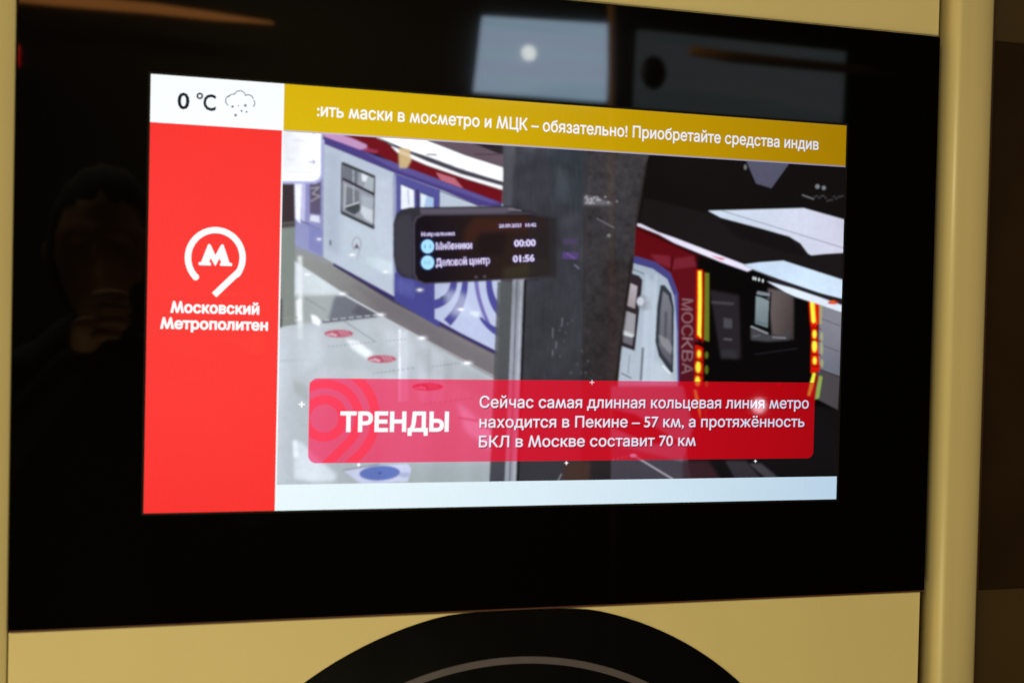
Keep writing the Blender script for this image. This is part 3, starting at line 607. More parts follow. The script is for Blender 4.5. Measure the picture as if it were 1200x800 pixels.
def uvmap(o):
    me = o.data; l = me.uv_layers.new(name='UVMap')
    for lp in me.loops:
        c = me.vertices[lp.vertex_index].co; l.data[lp.index].uv = ((c.x - vx0) / (vx1 - vx0), (c.z - vz0) / (vz1 - vz0))
    return o

m_white = lcd('lcd_white', (0.94, 0.985, 1.0), gain=1.08); m_foot = lcd('lcd_pale_blue', (0.86, 0.97, 1.0), gain=1.02); m_red = lcd('lcd_red', lin((255, 62, 57)))
m_yel = lcd('lcd_mustard', (0.76, 0.52, 0.006)); m_ink = lcd('lcd_black', (0.012, 0.012, 0.02)); m_txt = lcd('lcd_text_white', (1.0, 1.0, 1.0), gain=1.1)
m_txt2 = lcd('lcd_text_white_soft', (0.95, 0.93, 1.0), gain=1.05); m_rule = lcd('lcd_rule', (0.62, 0.56, 0.66)); m_shadow = lcd('lcd_text_shadow', (0.30, 0.004, 0.02)); m_flake = lcd('lcd_grey', (0.09, 0.09, 0.16))

# ------------------------------------------------------------------ the wall behind and its painted panels
def W(name): return name
box('wall', -1.6, 1.6, 0.02, 0.06, 0.0, 2.5, dark_body).__setitem__('kind', 'structure')
PX, PZ = 0.3962, 0.2566
up = box('wall_panel', -PX + 0.0005, PX - 0.0008, 0.0, 0.012, ZC + PZ + 0.0012, ZC + PZ + 0.55, cream, bev=0.0008); tag(up, kind='structure', label='cream painted wall panel above the black display')
# lower panel, cut out around the round disc
DCX, DCZ, DR = 0.0035, ZC - 0.5658, 0.3124
TOPZ = ZC - 0.2580
def disc_outline(r, ztop, n=160, grow=0.0):
    pts = []
    for i in range(n):
        a = 2 * math.pi * i / n; x, z = DCX + (r + grow) * math.cos(a), DCZ + (r + grow) * math.sin(a)
        # the crown of the disc is pressed flat under the display
        over = z - (ztop + grow - 0.0035)
        if over > 0: z = ztop + grow - 0.0035 + 0.0035 * math.tanh(over / 0.0035 / 1.2)
        pts.append((x, z))
    return pts
ob = []
yb0, yb1 = 0.0, 0.012
x0, x1, zb, zt = -PX + 0.0005, PX - 0.0038, ZC - 0.95, ZC - PZ - 0.0010
hole = disc_outline(DR, TOPZ, grow=0.0004)
bm = bmesh.new()
def lower_panel():
    # strips of quads from the disc outline to the panel's rectangle
    vs, fs = [], []
    n = len(hole)
    def out(p):
        dx, dz = p[0] - DCX, p[1] - DCZ; t = 1e9
        if dx > 1e-9: t = min(t, (x1 - DCX) / dx)
        if dx < -1e-9: t = min(t, (x0 - DCX) / dx)
        if dz > 1e-9: t = min(t, (zt - DCZ) / dz)
        if dz < -1e-9: t = min(t, (zb - DCZ) / dz)
        return (DCX + dx * t, DCZ + dz * t)
    rim = [(p, out(p)) for p in hole]
    for c in ((x0, zt), (x1, zt), (x0, zb), (x1, zb)):
        a = math.atan2(c[1] - DCZ, c[0] - DCX) % (2 * math.pi); k = round(a / (2 * math.pi) * n) % n
        rim[k] = (rim[k][0], c)
    for (p, q) in rim: vs += [(p[0], yb0, p[1]), (q[0], yb0, q[1]), (p[0], yb1, p[1]), (q[0], yb1, q[1])]
    for i in range(n):
        a, b = 4 * i, 4 * ((i + 1) % n)
        fs += [(a, a + 1, b + 1, b), (a + 2, b + 2, b + 3, a + 3), (a, b, b + 2, a + 2), (a + 1, a + 3, b + 3, b + 1)]
    return vs, fs
vs, fs = lower_panel(); bm.free()
lo = mesh('wall_panel', vs, fs, cream); tag(lo, kind='structure', label='cream painted wall panel below the black display, cut round for the disc')
bm = bmesh.new(); bm.from_mesh(lo.data); bmesh.ops.recalc_face_normals(bm, faces=bm.faces); bm.to_mesh(lo.data); bm.free()

# round black disc with its grey ring
disc = empty('round_disc', (DCX, 0.0, DCZ)); tag(disc, 'large black disc with a thin grey ring set under the display', 'disc')
prism('disc_plate', disc_outline(DR - 0.0006, TOPZ), -0.0012, 0.010, disc_blk, disc)
rg = []; RCX, RCZ = 0.0, ZC - 0.5684
n = 192; vv, ff = [], []
for i in range(n):
    a = 2 * math.pi * i / n
    for r, y in ((0.2718, -0.0012), (0.2714, -0.0018), (0.2660, -0.0018), (0.2656, -0.0012)): vv.append((RCX + r * math.cos(a), y, RCZ + r * math.sin(a)))
for i in range(n):
    a, b = 4 * i, 4 * ((i + 1) % n)
    for k in range(3): ff.append((a + k, a + k + 1, b + k + 1, b + k))
mesh('ring', vv, [f[::-1] for f in ff], ring_m, disc)

# ------------------------------------------------------------------ the display
disp = empty('information_display', (0, 0, ZC)); tag(disp, 'wide black glass display showing metro news, weather and a video of a station', 'display')
box('black_glass', -PX + 0.0012, PX - 0.0012, YS, 0.010, ZC - PZ + 0.0012, ZC + PZ - 0.0006, black_gl, disp, 0.0006, 2)
box('edge_strip', -PX + 0.0016, PX - 0.0020, -0.0018, 0.008, ZC - PZ - 0.0002, ZC - PZ + 0.0011, edge_red, disp)
def frame_ring(name, x0, x1, z0, z1, t, y0, y1, mat, parent):
    v = []; 
    for y in (y0, y1):
        v += [(x0 - t, y, z0 - t), (x1 + t, y, z0 - t), (x1 + t, y, z1 + t), (x0 - t, y, z1 + t), (x0, y, z0), (x1, y, z0), (x1, y, z1), (x0, y, z1)]
    f = []
    for i in range(4):
        j = (i + 1) % 4
        f += [(i, j, j + 4, i + 4), (i + 8, i + 12, j + 12, j + 8), (i, i + 8, j + 8, j), (i + 4, j + 4, j + 12, i + 12)]
    return mesh(name, v, f, mat, parent)
frame_ring('display_frame', -SW, SW, z_bot, z_top, 0.0018, YS - 0.0002, YS, frame_m, disp)
y1_ = YS - 0.0003; y2_ = y1_ - 0.0002; y3_ = y2_ - 0.0002; y4_ = y3_ - 0.0002
def rect(name, x0, x1, z0, z1, y, mat, parent): return sheet(name, [(x0, z0), (x1, z0), (x1, z1), (x0, z1)], y, mat, parent)
weather = rect('weather_panel', -SW, x_div, z_weath, z_top, y1_, m_white, disp)
rect('side_panel', -SW, x_div - 0.0011, z_bot, z_weath, y1_, m_red, disp)
side = [o for o in disp.children if o.name.startswith('side_panel')][0]
rect('divider_line', x_div - 0.0011, x_div, z_bot, z_weath, y1_, m_white, disp)
ticker = rect('ticker_banner', x_div, SW, z_tick, z_top, y1_, m_yel, disp)
rect('rule_line', x_div, SW, z_tick - 0.0012, z_tick, y1_, m_rule, disp)
video = uvmap(rect('video_picture', vx0, vx1, vz0, vz1, y1_, m_video, disp))
footer = rect('footer_strip', x_div, SW, z_bot, z_foot, y1_, m_foot, disp)

def stroke(pts, w, cap=True):
    """outline of a thick polyline in (x, z)"""
    P = [Vector(p) for p in pts]; L, R_ = [], []
    for i, p in enumerate(P):
        d = (P[min(i + 1, len(P) - 1)] - P[max(i - 1, 0)]).normalized(); n = Vector((-d.y, d.x)) * w / 2
        L.append(p + n); R_.append(p - n)
    return L, R_
def stroke_mesh(name, lines, y, mat, parent):
    v, f = [], []
    for pts, w in lines:
        L, R_ = stroke([back(*p) for p in pts], w); b = len(v); k = len(L)
        v += [(q[0], y, q[1]) for q in L] + [(q[0], y, q[1]) for q in R_]
        f += [(b + i, b + k + i, b + k + i + 1, b + i + 1) for i in range(k - 1)]
    return mesh(name, v, f, mat, parent)
# weather
lettering('temperature_text', '0', (207.8, 127.6), (222.0, 127.8), 19.5, y2_, m_ink, weather, 0.022, 0)
lettering('temperature_text', 'C', (238.0, 129.2), (253.0, 129.6), 19.3, y2_, m_ink, weather, 0.022, 0)
stroke_mesh('degree_sign', [([(234.2 + 2.9 * math.cos(a), 112.7 + 2.9 * math.sin(a)) for a in np.linspace(0, 2 * math.pi, 25)], 0.0014)], y2_, m_ink, weather)
def arc(c, r, a0, a1, n=10): return [(c[0] + r * math.cos(math.radians(a)), c[1] + r * math.sin(math.radians(a))) for a in np.linspace(a0, a1, n)]
cl = arc((270.2, 118.6), 5.9, 110, 262, 14) + arc((272.6, 117.2), 6.0, 235, 300, 6) 
stroke_mesh('cloud_icon', [(arc((270.6, 118.2), 6.2, 118, 250, 14), 0.00065), (arc((273.2, 116.5), 5.9, 205, 293, 10), 0.00065), (arc((281.0, 113.2), 6.7, 205, 352, 14), 0.00065), (arc((291.0, 117.2), 5.9, 234, 352, 12), 0.00065), (arc((293.2, 121.2), 5.4, 318, 410, 10), 0.00065)], y2_, m_ink, weather)
for (x, y, r) in ((272.5, 125, 1.5), (279.3, 124, 0.8), (287.5, 123.8, 1.9), (283, 130.2, 1.2), (289, 131.4, 1.1), (276, 135.2, 1.8)):
    stroke_mesh('snowflake', [([(x - r * math.cos(a), y - r * math.sin(a)), (x + r * math.cos(a), y + r * math.sin(a))], 0.0004 + r * 0.0001) for a in (0.52, 1.57, 2.62)], y2_ , m_flake, weather)
# logo
cen = (252.3, 302.0)
ringp = [(cen[0] + 32.0 * math.cos(math.radians(a)), cen[1] + 32.3 * math.sin(math.radians(a))) for a in np.linspace(136, 136 + 266, 70)]
def logo_ring():
    pts = ringp + [(279.0, 319.2 + 0.0), (265.5, 331.8), (251.0, 345.6)]
    L, R_ = stroke([back(*p) for p in pts], 0.0047)
    v = [(q[0], y2_, q[1]) for q in L] + [(q[0], y2_, q[1]) for q in R_]; k = len(L)
    f = [(i, k + i, k + i + 1, i + 1) for i in range(k - 1)]
    c = Vector(back(*pts[0])); b = len(v)                       # rounded start
    v += [(c.x + 0.00255 * math.cos(a), y2_ - 0.00003, c.y + 0.00255 * math.sin(a)) for a in np.linspace(0, 2 * math.pi, 16, endpoint=False)]
    f.append(tuple(range(b, b + 16)))
    return mesh('logo_ring', v, f, m_txt, side)
logo_ring()
Z = lambda x, y: back(180 + x / 5.333, 250 + y / 5.333)
sheet('logo_letter', [Z(*q) for q in ((282, 323), (282, 306), (298, 303), (340, 196), (349, 190), (358, 200), (386, 262), (420, 200), (430, 192), (438, 200), (474, 309), (490, 312), (490, 329), (415, 327), (415, 313), (424, 309), (411, 281), (387, 328), (384, 328), (357, 278), (347, 305), (358, 309), (358, 325))], y2_, m_txt, side)
lettering('operator_name', 'Московский', (199.7, 365.6), (303.6, 368.2), 12.6, y2_, m_txt, side, 0.034, 0.42)
lettering('operator_name', 'Метрополитен', (187.6, 384.2), (313.8, 387.2), 12.4, y2_, m_txt, side, 0.034, 0.42)
# ticker
lettering('ticker_text', ':ить маски в мосметро и МЦК – обязательно! Приобретайте средства индив', (371.5, 136.6), (959.2, 175.2), 14.6, y2_, m_txt, ticker, 0.014, 0.42)
# news banner with rounded corners and concentric rings
bx0, bx1 = (back(362.5, 443.5)[0] + back(361, 541.5)[0]) / 2, (back(955, 448)[0] + back(953, 537.5)[0]) / 2
bz1, bz0 = (back(400, 443.7)[1] + back(940, 447.6)[1]) / 2, (back(400, 541.5)[1] + back(930, 537.5)[1]) / 2
def rrect(x0, x1, z0, z1, rr):
    pts = []
    for (cx, cz, a0, r) in ((x1 - rr[0], z1 - rr[0], 0, rr[0]), (x0 + rr[1], z1 - rr[1], 90, rr[1]), (x0 + rr[2], z0 + rr[2], 180, rr[2]), (x1 - rr[3], z0 + rr[3], 270, rr[3])):
        for k in range(9): a = math.radians(a0 + k * 11.25); pts.append((cx + r * math.cos(a), cz + r * math.sin(a)))
    return pts
banner = uvmap(sheet('news_banner', rrect(bx0, bx1, bz0, bz1, (0.0010, 0.0068, 0.0068, 0.0060)), y2_, m_banner, disp))
def clip_poly(poly, inside, cut):
    out = []
    for i in range(len(poly)):
        a, b = poly[i - 1], poly[i]
        if inside(b):
            if not inside(a): out.append(cut(a, b))
            out.append(b)
        elif inside(a): out.append(cut(a, b))
    return out
bc = back(380, 490); sc = back(381, 490)[0] - bc[0]
def nine_band(r0, r1):
    """band between two radii that runs on down-left like the tail of a 9; a strip of small quads clipped to the banner"""
    def path(r): 
        p = [(bc[0] + r * math.cos(a), bc[1] + r * math.sin(a)) for a in np.linspace(math.radians(200), math.radians(-45), 60)]
        e = p[-1]; return p + [(e[0] - 0.06 * k / 6, e[1] - 0.06 * k / 6) for k in range(1, 7)]
    A, B = path(r0), path(r1); v, f = [], []
    cr = 0.0068
    for i in range(len(A) - 1):
        q = [A[i], A[i + 1], B[i + 1], B[i]]
        for k, lim, sgn in ((0, bx0 + 0.0002, 1), (1, bz0 + 0.0002, 1), (1, bz1 - 0.0002, -1)):
            if not q: break
            def inside(p): return (p[k] - lim) * sgn >= 0
            def cut(a, b):
                t = (lim - a[k]) / (b[k] - a[k]); return (a[0] + (b[0] - a[0]) * t, a[1] + (b[1] - a[1]) * t)
            q = clip_poly(q, inside, cut)
        if len(q) > 2:
            cxm = sum(p[0] for p in q) / len(q); czm = sum(p[1] for p in q) / len(q)
            if any(math.hypot(cxm - (bx0 + cr), czm - cz) > cr and cxm < bx0 + cr and s * (czm - cz) > 0 for cz, s in ((bz1 - cr, 1), (bz0 + cr, -1))): continue
            b = len(v); v += [(p[0], y3_, p[1]) for p in q]; f.append(tuple(range(b, b + len(q)))[::-1])
    return uvmap(mesh('banner_ring', v, f, m_rings, banner))
k_ = sc
r_ = [16.5 * k_, 27.5 * k_, 35.5 * k_, 46 * k_, 55 * k_, 66 * k_]
def full_ring(r0, r1):
    v, f = [], []; n = 72
    for i in range(n):
        a = 2 * math.pi * i / n
        for r in (r0, r1): v.append((max(bx0 + 0.0001, bc[0] + r * math.cos(a)), y3_, bc[1] + r * math.sin(a)))
    for i in range(n): a, b = 2 * i, 2 * ((i + 1) % n); f.append((a, b, b + 1, a + 1)[::-1])
    return uvmap(mesh('banner_ring', v, f, m_rings, banner))
full_ring(r_[0], r_[1]); nine_band(r_[2], r_[3]); nine_band(r_[4], r_[5])
def shadowed(name, s, p0, p1, cap, off, sp):
    lettering(name + '_shadow', s, (p0[0] + 0.9, p0[1] + 1.0), (p1[0] + 0.9, p1[1] + 1.0), cap, y3_ - 0.00005, m_shadow, banner, off, sp)
    lettering(name, s, p0, p1, cap, y4_ - 0.00005, m_txt2, banner, off, sp)
lettering('banner_heading', 'ТРЕНДЫ', (398.5, 505.0), (525.6, 504.3), 22.0, y4_, m_txt, banner, 0.036, 0)
shadowed('banner_text', 'Сейчас самая длинная кольцевая линия метро', (561.8, 477.2), (947.3, 478.4), 13.6, 0.010, 0.42)
shadowed('banner_text', 'находится в Пекине – 57 км, а протяжённость', (561.6, 499.9), (942.2, 500.4), 13.4, 0.010, 0.42)
shadowed('banner_text', 'БКЛ в Москве составит 70 км', (561.0, 523.2), (815.0, 522.2), 13.2, 0.010, 0.42)
for (x, y, r, w, mt) in ((353.6, 473.5, 3.7, 0.0011, m_txt), (420.3, 544.3, 2.9, 0.0018, m_txt), (663.6, 542.1, 2.6, 0.0017, m_txt), (885.0, 540.0, 2.2, 0.0015, m_txt), (693.5, 447.8, 2.6, 0.0006, m_txt2), (912.5, 450.5, 2.2, 0.0005, m_rings)):
    o = stroke_mesh('sparkle', [([(x - r, y), (x + r, y)], w)], y4_, mt, disp)
    o2 = back(x, y); hr = (back(x + r, y)[0] - o2[0])
    me = o.data; o.data = None if False else me
    bm = bmesh.new(); bm.from_mesh(me)
    if w > 0.0013:                                            # small diamond
        bm.clear(); vsx = [bm.verts.new((o2[0] + a * hr, y4_, o2[1] + b * hr)) for a, b in ((1, 0), (0.3, 0.3), (0, 1), (-0.3, 0.3), (-1, 0), (-0.3, -0.3), (0, -1), (0.3, -0.3))]; bm.faces.new(vsx)
    else:
        vsx = [bm.verts.new((o2[0] + a * w / 2, y4_ - 0.00002, o2[1] + b * hr)) for a, b in ((-1, -1), (1, -1), (1, 1), (-1, 1))]; bm.faces.new(vsx)
    bm.to_mesh(me); bm.free()
    if mt is m_rings: uvmap(o)

# ------------------------------------------------------------------ rounded cream posts either side of the display
def post(name, prof, mat, label):
    n = len(prof); z0, z1 = ZC - 0.95, ZC + 0.85
    v = [(x, y, z0) for x, y in prof] + [(x, y, z1) for x, y in prof]
    f = [(i, (i + 1) % n, (i + 1) % n + n, i + n) for i in range(n)] + [tuple(range(n))[::-1], tuple(i + n for i in range(n))]
    me = bpy.data.meshes.new(name); me.from_pydata(v, [], f); me.update()
    bm = bmesh.new(); bm.from_mesh(me); bmesh.ops.recalc_face_normals(bm, faces=bm.faces); bm.to_mesh(me); bm.free()
    for p in me.polygons: p.use_smooth = len(p.vertices) == 4
    o = link(name, me, mat); tag(o, label, 'post'); return o
def profile(xl, xr, yb, ys):
    """rounded bar, nearly flat front that rolls away"""
    pts = [(xl, yb)]
    for a in np.linspace(180, 90, 12): pts.append((xl + 0.0075 + 0.0075 * math.cos(math.radians(a)), ys + 0.0105 - 0.0105 * math.sin(math.radians(a))))
    for t in np.linspace(0.1, 1, 8): pts.append((xl + 0.0075 + (xr - xl - 0.030) * t, ys + 0.0004 * t * t))
    for a in np.linspace(84, 32, 11): pts.append((xr - 0.0225 + 0.0345 * math.cos(math.radians(a)), ys + 0.0004 + 0.0150 - 0.0150 * math.sin(math.radians(a))))
    pts.append((pts[-1][0] + 0.0003, yb)); return pts
post('corner_post', profile(0.4030, 0.4425, 0.02, -0.0135), cream_post, 'tall rounded cream post at the right edge of the display, beside the brown door')
post('corner_post', [(-0.3967, 0.02), (-0.3967, -0.0005), (-0.3970, -0.0015)] + [(-0.3978 - 0.022 * t, -0.0022 - 0.0120 * t - 0.004 * t * (1 - t)) for t in np.linspace(0, 1, 8)] + [(-0.45, -0.018), (-0.45, 0.02)], cream_post, 'rounded cream post cut by the left edge of the picture')

# ------------------------------------------------------------------ dark brown glazed door on the right
door = empty('glazed_door', (0.8, 0.03, 0)); tag(door, 'dark brown glazed door leaf to the right of the cream post', 'door')
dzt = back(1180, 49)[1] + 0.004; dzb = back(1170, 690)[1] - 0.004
box('reflection_band', 0.4505, 1.25, 0.012, 0.019, dzt, ZC + 0.85, brown_reflection, door, 0.0008)  # lighter bands stand in for the cream panels reflected in the door
box('reflection_band', 0.4505, 1.25, 0.012, 0.019, 0.3, dzb, brown_reflection, door, 0.0008)
box('seal_reflection_strip', 0.4440, 0.4500, 0.006, 0.019, 0.3, ZC + 0.85, brown_seal_reflection, door, 0.0015)
box('seal_reflection_strip', 0.4530, 0.4600, 0.004, 0.0115, 0.3, ZC + 0.85, brown_seal_reflection, door, 0.0015)  # lighter brown here stands in for the post's faint reflection
box('door_glass', 0.4505, 1.25, 0.0132, 0.018, dzb + 0.0005, dzt - 0.0005, brown_glass, door)

# ------------------------------------------------------------------ the carriage side opposite, mirrored in the glass
DW = 2.3
opw = surf('opposite_wall_paint', (0.03, 0.027, 0.018), 0.6)
o = box('wall_opposite', -2.6, 2.6, -DW - 0.10, -DW - 0.05, 0, 2.6, opw); o['kind'] = 'structure'
def quad_at(px, D): return [opp(x, y, D) for x, y in px]
def screen_at(name, px, D, mat, label, cat):
    q = quad_at(px, D); n = len(q)
    v = [tuple(p) for p in q] + [(p.x, p.y - 0.02, p.z) for p in q]
    o = mesh(name, v, [(0, 3, 2, 1), (4, 5, 6, 7)] + [(i, (i + 1) % 4, (i + 1) % 4 + 4, i + 4) for i in range(4)], mat); tag(o, label, cat); return o
def map_mat(name, base, gain):
    mt, nt, p = new_mat(name); N = nt.nodes; L = nt.links
    p.inputs['Base Color'].default_value = (0.01, 0.01, 0.01, 1)
    tc = N.new('ShaderNodeTexCoord'); mp = N.new('ShaderNodeMapping'); mp.inputs['Scale'].default_value = (1.2, 1, 20); L.new(tc.outputs['Object'], mp.inputs['Vector'])
    nz = N.new('ShaderNodeTexNoise'); nz.inputs['Scale'].default_value = 1; nz.inputs['Detail'].default_value = 2; L.new(mp.outputs[0], nz.inputs['Vector'])
    cr = N.new('ShaderNodeValToRGB'); e = cr.color_ramp.elements; e[0].position = 0.36; e[0].color = (base[0] * 0.72, base[1] * 0.84, base[2] * 0.86, 1); e[1].position = 0.5; e[1].color = (*base, 1)
    e2 = cr.color_ramp.elements.new(0.64); e2.color = (base[0] * 1.0, base[1] * 0.93, base[2] * 1.0, 1)
    L.new(nz.outputs['Fac'], cr.inputs[0]); L.new(cr.outputs[0], p.inputs['Emission Color']); p.inputs['Emission Strength'].default_value = gain
    return mt
screen_at('lit_map_screen', [(566, 20), (713, 29), (710, 119), (556, 107)], DW, map_mat('map_light', (0.60, 0.80, 1.0), 7.6), 'bright bluish map screen on the opposite side, mirrored above the yellow ticker', 'screen')
screen_at('dim_map_screen', [(748, 36), (990, 62), (986, 145), (744, 126)], DW, map_mat('map_dim', (0.72, 0.80, 0.82), 0.6), 'dim grey map screen on the opposite side, mirrored above the right end of the ticker', 'screen')
bulb_m = lamp_mat('bulb_glow', (0.95, 1.0, 1.0), 17)
def bulb(px, py, D, r, label, mat=bulb_m):
    c = opp(px, py, D); bm = bmesh.new(); bmesh.ops.create_uvsphere(bm, u_segments=20, v_segments=12, radius=r)
    for v in bm.verts: v.co.y *= 0.5; v.co += c
    o = from_bm('round_lamp', bm, mat, None, True); tag(o, label, 'lamp', 'round lamps of the carriage'); return o
bulb(619, 63, DW - 0.05, 0.022, 'small round white lamp mirrored in front of the bluish map screen')
bulb(888, 475, 1.9, 0.019, 'small round pinkish lamp mirrored over the right half of the red banner', lamp_mat('pink_bulb_glow', (1.0, 0.75, 0.85), 15))
strip = tube('glowing_rail', [opp(-60, -12, 2.2), opp(60, 0, 2.2), opp(180, 11, 2.2), opp(250, 20, 2.2), opp(320, 28, 2.2)], [0.014, 0.015, 0.013, 0.010, 0.003], lamp_mat('orange_glow', (1.0, 0.36, 0.085), 3.0)); tag(strip, 'handrail with its orange highlight made to glow, mirrored along the top left of the glass', 'lamp')  # warm light caught by a rail, given as emission; not a lamp
rail_m = surf('handrail_yellow', (0.62, 0.33, 0.10), 0.35, var=0.05)
r1 = tube('handrail', [opp(716, -60, 2.0), opp(716, 140, 2.0), opp(722, 900, 2.0)], 0.011, rail_m); tag(r1, 'vertical yellow handrail mirrored right of the bluish map screen', 'handrail')
r2 = tube('handrail', [opp(808, 60, 1.9), opp(860, 68, 1.9), opp(1000, 82, 1.9), opp(1090, 90, 1.9)], [0.013, 0.015, 0.013, 0.010], rail_m); tag(r2, 'slanting orange handrail mirrored across the dim grey map screen', 'handrail')
bk = surf('black_plastic', (0.01, 0.009, 0.008), 0.5)
c = opp(765, 86, 1.95); bm = bmesh.new(); bmesh.ops.create_uvsphere(bm, u_segments=24, v_segments=14, radius=0.036)
for v in bm.verts: v.co.y *= 0.45; v.co.z *= 1.25; v.co += c
o = from_bm('door_button_box', bm, bk, None, True); tag(o, 'rounded black box on the vertical yellow handrail, mirrored beside the bluish map screen', 'box')
red = tube('marker_lamp', [opp(21.5, 54, 1.8), opp(21.5, 78, 1.8)], 0.003, lamp_mat('red_glow', (1, 0.01, 0.01), 5)); tag(red, 'tiny red lamp mirrored at the left rim of the glass', 'lamp')

# ------------------------------------------------------------------ the photographer, faintly mirrored in the glass left of the screen
person = empty('person', (CAM[0] - 0.12, -1.35, 0.0)); tag(person, 'person in dark clothes holding a black camera, faintly mirrored at the left of the glass', 'person')
skin = surf('skin', (0.62, 0.30, 0.15), 0.5); cloth = surf('dark_jacket', (0.012, 0.011, 0.012), 0.85); hair_m = surf('dark_hair', (0.012, 0.008, 0.006), 0.95)
HC = Vector((CAM[0] - 0.145, -1.15, ZC + 0.085))                # head centre
def skin_body(name, verts, edges, radii, root, mat, parent, sub=2):
    me = bpy.data.meshes.new(name); me.from_pydata([tuple(v) for v in verts], edges, [])
    o = bpy.data.objects.new('tmp', me); COL.objects.link(o)
    s = o.modifiers.new('s', 'SKIN'); s.use_smooth_shade = True
    for i, r in enumerate(radii): o.data.skin_vertices[0].data[i].radius = r if isinstance(r, tuple) else (r, r)
    o.data.skin_vertices[0].data[root].use_root = True
    o.modifiers.new('u', 'SUBSURF').levels = sub
    dg = bpy.context.evaluated_depsgraph_get(); m2 = bpy.data.meshes.new_from_object(o.evaluated_get(dg)); m2.name = name
    bpy.data.objects.remove(o); m2.materials.clear()
    return link(name, m2, mat, parent, True)
cx, cy = HC.x, HC.y
V = [(cx, cy - 0.10, 0.95), (cx, cy - 0.11, 1.12), (cx, cy - 0.11, 1.30), (cx, cy - 0.08, 1.42), (cx, cy - 0.04, 1.50),
     (cx - 0.18, cy - 0.09, 1.35), (cx - 0.24, cy - 0.02, 1.12), (cx - 0.10, cy + 0.10, 1.32), (cx - 0.02, cy + 0.13, 1.42),
     (cx + 0.18, cy - 0.09, 1.35), (cx + 0.27, cy - 0.02, 1.12), (cx + 0.20, cy + 0.08, 1.32), (cx + 0.15, cy + 0.12, 1.42),
     (cx - 0.09, cy - 0.10, 0.86), (cx - 0.10, cy - 0.09, 0.48), (cx - 0.10, cy - 0.12, 0.08), (cx - 0.10, cy - 0.02, 0.04),
     (cx + 0.09, cy - 0.10, 0.86), (cx + 0.10, cy - 0.09, 0.48), (cx + 0.10, cy - 0.12, 0.08), (cx + 0.10, cy - 0.02, 0.04)]
E = [(0, 1), (1, 2), (2, 3), (3, 4), (3, 5), (5, 6), (6, 7), (7, 8), (3, 9), (9, 10), (10, 11), (11, 12), (0, 13), (13, 14), (14, 15), (15, 16), (0, 17), (17, 18), (18, 19), (19, 20)]
Rr = [(0.15, 0.11), (0.14, 0.10), (0.17, 0.11), (0.07, 0.06), 0.05, 0.06, 0.045, 0.035, 0.03, 0.06, 0.045, 0.035, 0.03, 0.09, 0.06, 0.045, 0.04, 0.09, 0.06, 0.045, 0.04]
skin_body('clothed_body', V, E, Rr, 0, cloth, person)
bm = bmesh.new(); bmesh.ops.create_icosphere(bm, subdivisions=5, radius=1)
for v in bm.verts:
    x, y, z = v.co
    sx = 0.074 * (1 - 0.20 * max(0, -z) ** 1.3); f = max(0.0, y)
    nose = 0.024 * math.exp(-((x / 0.20) ** 2)) * math.exp(-(((z + 0.12) / 0.24) ** 2)) * (y > 0.3)
    brow = 0.006 * math.exp(-(((z - 0.22) / 0.10) ** 2)) * f
    eye = -0.010 * (math.exp(-(((abs(x) - 0.40) / 0.18) ** 2)) * math.exp(-(((z - 0.05) / 0.11) ** 2))) * (y > 0.2)
    lip = 0.006 * math.exp(-((x / 0.30) ** 2)) * (math.exp(-(((z + 0.44) / 0.06) ** 2)) + math.exp(-(((z + 0.55) / 0.06) ** 2))) * (y > 0.2)
    ear = 0.016 * math.exp(-(((abs(x) - 1.0) / 0.12) ** 2)) * math.exp(-(((z + 0.02) / 0.22) ** 2)) * math.exp(-((y / 0.16) ** 2))
    v.co = Vector((x * sx + math.copysign(ear, x), y * 0.094 + nose + brow + eye + lip, z * 0.118)) * 1.1 + HC
from_bm('head', bm, skin, person, True)
bm = bmesh.new(); bmesh.ops.create_icosphere(bm, subdivisions=4, radius=1)
for v in bm.verts:
    x, y, z = v.co; k = 1 + 0.02 * math.sin(17 * x + 9 * z)
    v.co = Vector((x * 0.084 * k, y * 0.102 * k - 0.016, z * 0.124 * k + 0.012)) * 1.1 + HC
geom = [f for f in bm.faces if (f.calc_center_median() - HC).y > 0.045 and (f.calc_center_median() - HC).z < 0.075]
bmesh.ops.delete(bm, geom=geom, context='FACES')
from_bm('hair', bm, hair_m, person, True)
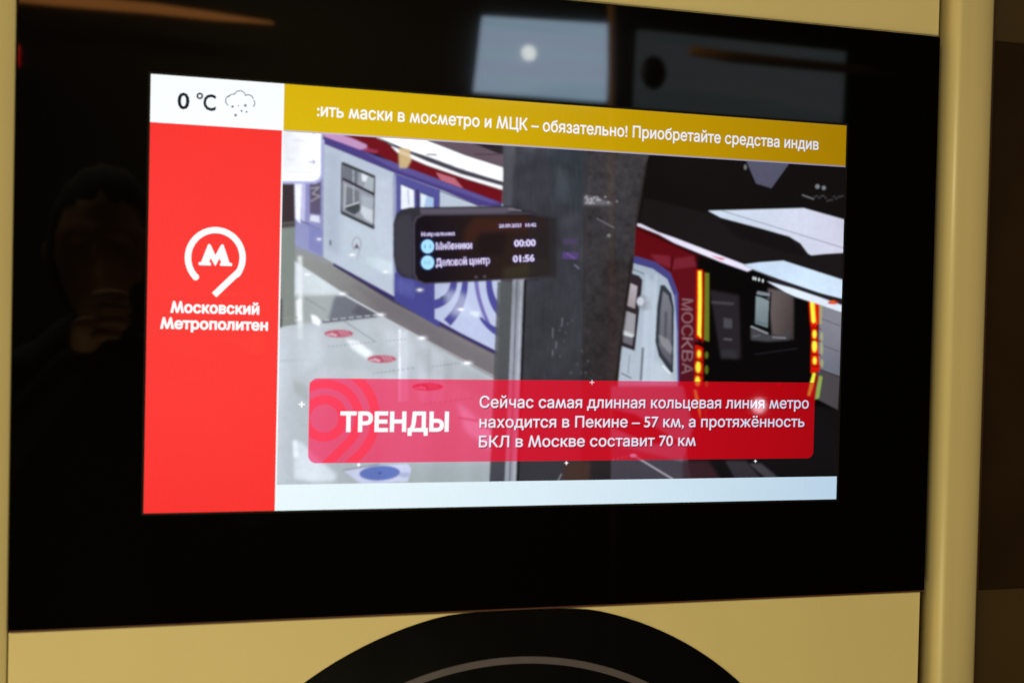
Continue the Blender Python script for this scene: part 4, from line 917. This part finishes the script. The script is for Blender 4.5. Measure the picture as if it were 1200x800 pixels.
def hand(name, w, sgn):
    """palm behind the camera, four unequal bent fingers and a thumb leaving the palm's side"""
    w = Vector(w); V = [w, w + Vector((-sgn * 0.012, 0.030, 0.030)), w + Vector((-sgn * 0.018, 0.048, 0.052))]; E = [(0, 1), (1, 2)]; Rr = [(0.022, 0.016), (0.032, 0.014), (0.034, 0.012)]
    o = skin_body(name, V, E, Rr, 0, skin, person)
    for k, (dz, ln) in enumerate(((0.030, 0.92), (0.011, 1.0), (-0.009, 0.95), (-0.028, 0.76))):
        b = V[2] + Vector((0, 0, dz)); P = [b, b + Vector((-sgn * 0.020, 0.024, 0.004)) * ln, b + Vector((-sgn * 0.042, 0.020, 0.004)) * ln, b + Vector((-sgn * 0.056, 0.004, 0.002)) * ln]
        fo = skin_body('finger', P, [(0, 1), (1, 2), (2, 3)], [0.010, 0.0095, 0.009, 0.0078], 0, skin, o)
    b = V[1] + Vector((-sgn * 0.010, -0.004, -0.012)); P = [b, b + Vector((-sgn * 0.022, -0.006, 0.018)), b + Vector((-sgn * 0.046, -0.004, 0.026))]
    skin_body('thumb', P, [(0, 1), (1, 2)], [0.013, 0.0115, 0.0095], 0, skin, o)
hand('hand', (cx - 0.02, cy + 0.135, 1.425), -1)
hand('hand', (cx + 0.25, cy + 0.125, 1.425), 1)
# camera body and lens barrel just behind the viewpoint
camr = empty('hand_camera', (CAM[0], CAM[1] - 0.1, CAM[2])); tag(camr, 'black camera held by the person, behind the viewpoint', 'camera')
def along(d, o=(0, 0)): return Vector(CAM) + fw * d + rx * o[0] + dn * (-o[1])
bm = bmesh.new(); bmesh.ops.create_cube(bm, size=1)
for v in bm.verts: v.co = along(-0.125 + v.co.y * 0.04, (v.co.x * 0.13, v.co.z * 0.09))
bmesh.ops.bevel(bm, geom=bm.edges[:], offset=0.008, segments=3, affect='EDGES'); bmesh.ops.recalc_face_normals(bm, faces=bm.faces)
from_bm('camera_body', bm, bk, camr)
tube('lens', [along(-0.11), along(-0.03)], 0.034, bk, camr, 28)

# ------------------------------------------------------------------ render settings
scene.render.engine = 'CYCLES'
scene.cycles.max_bounces = 6
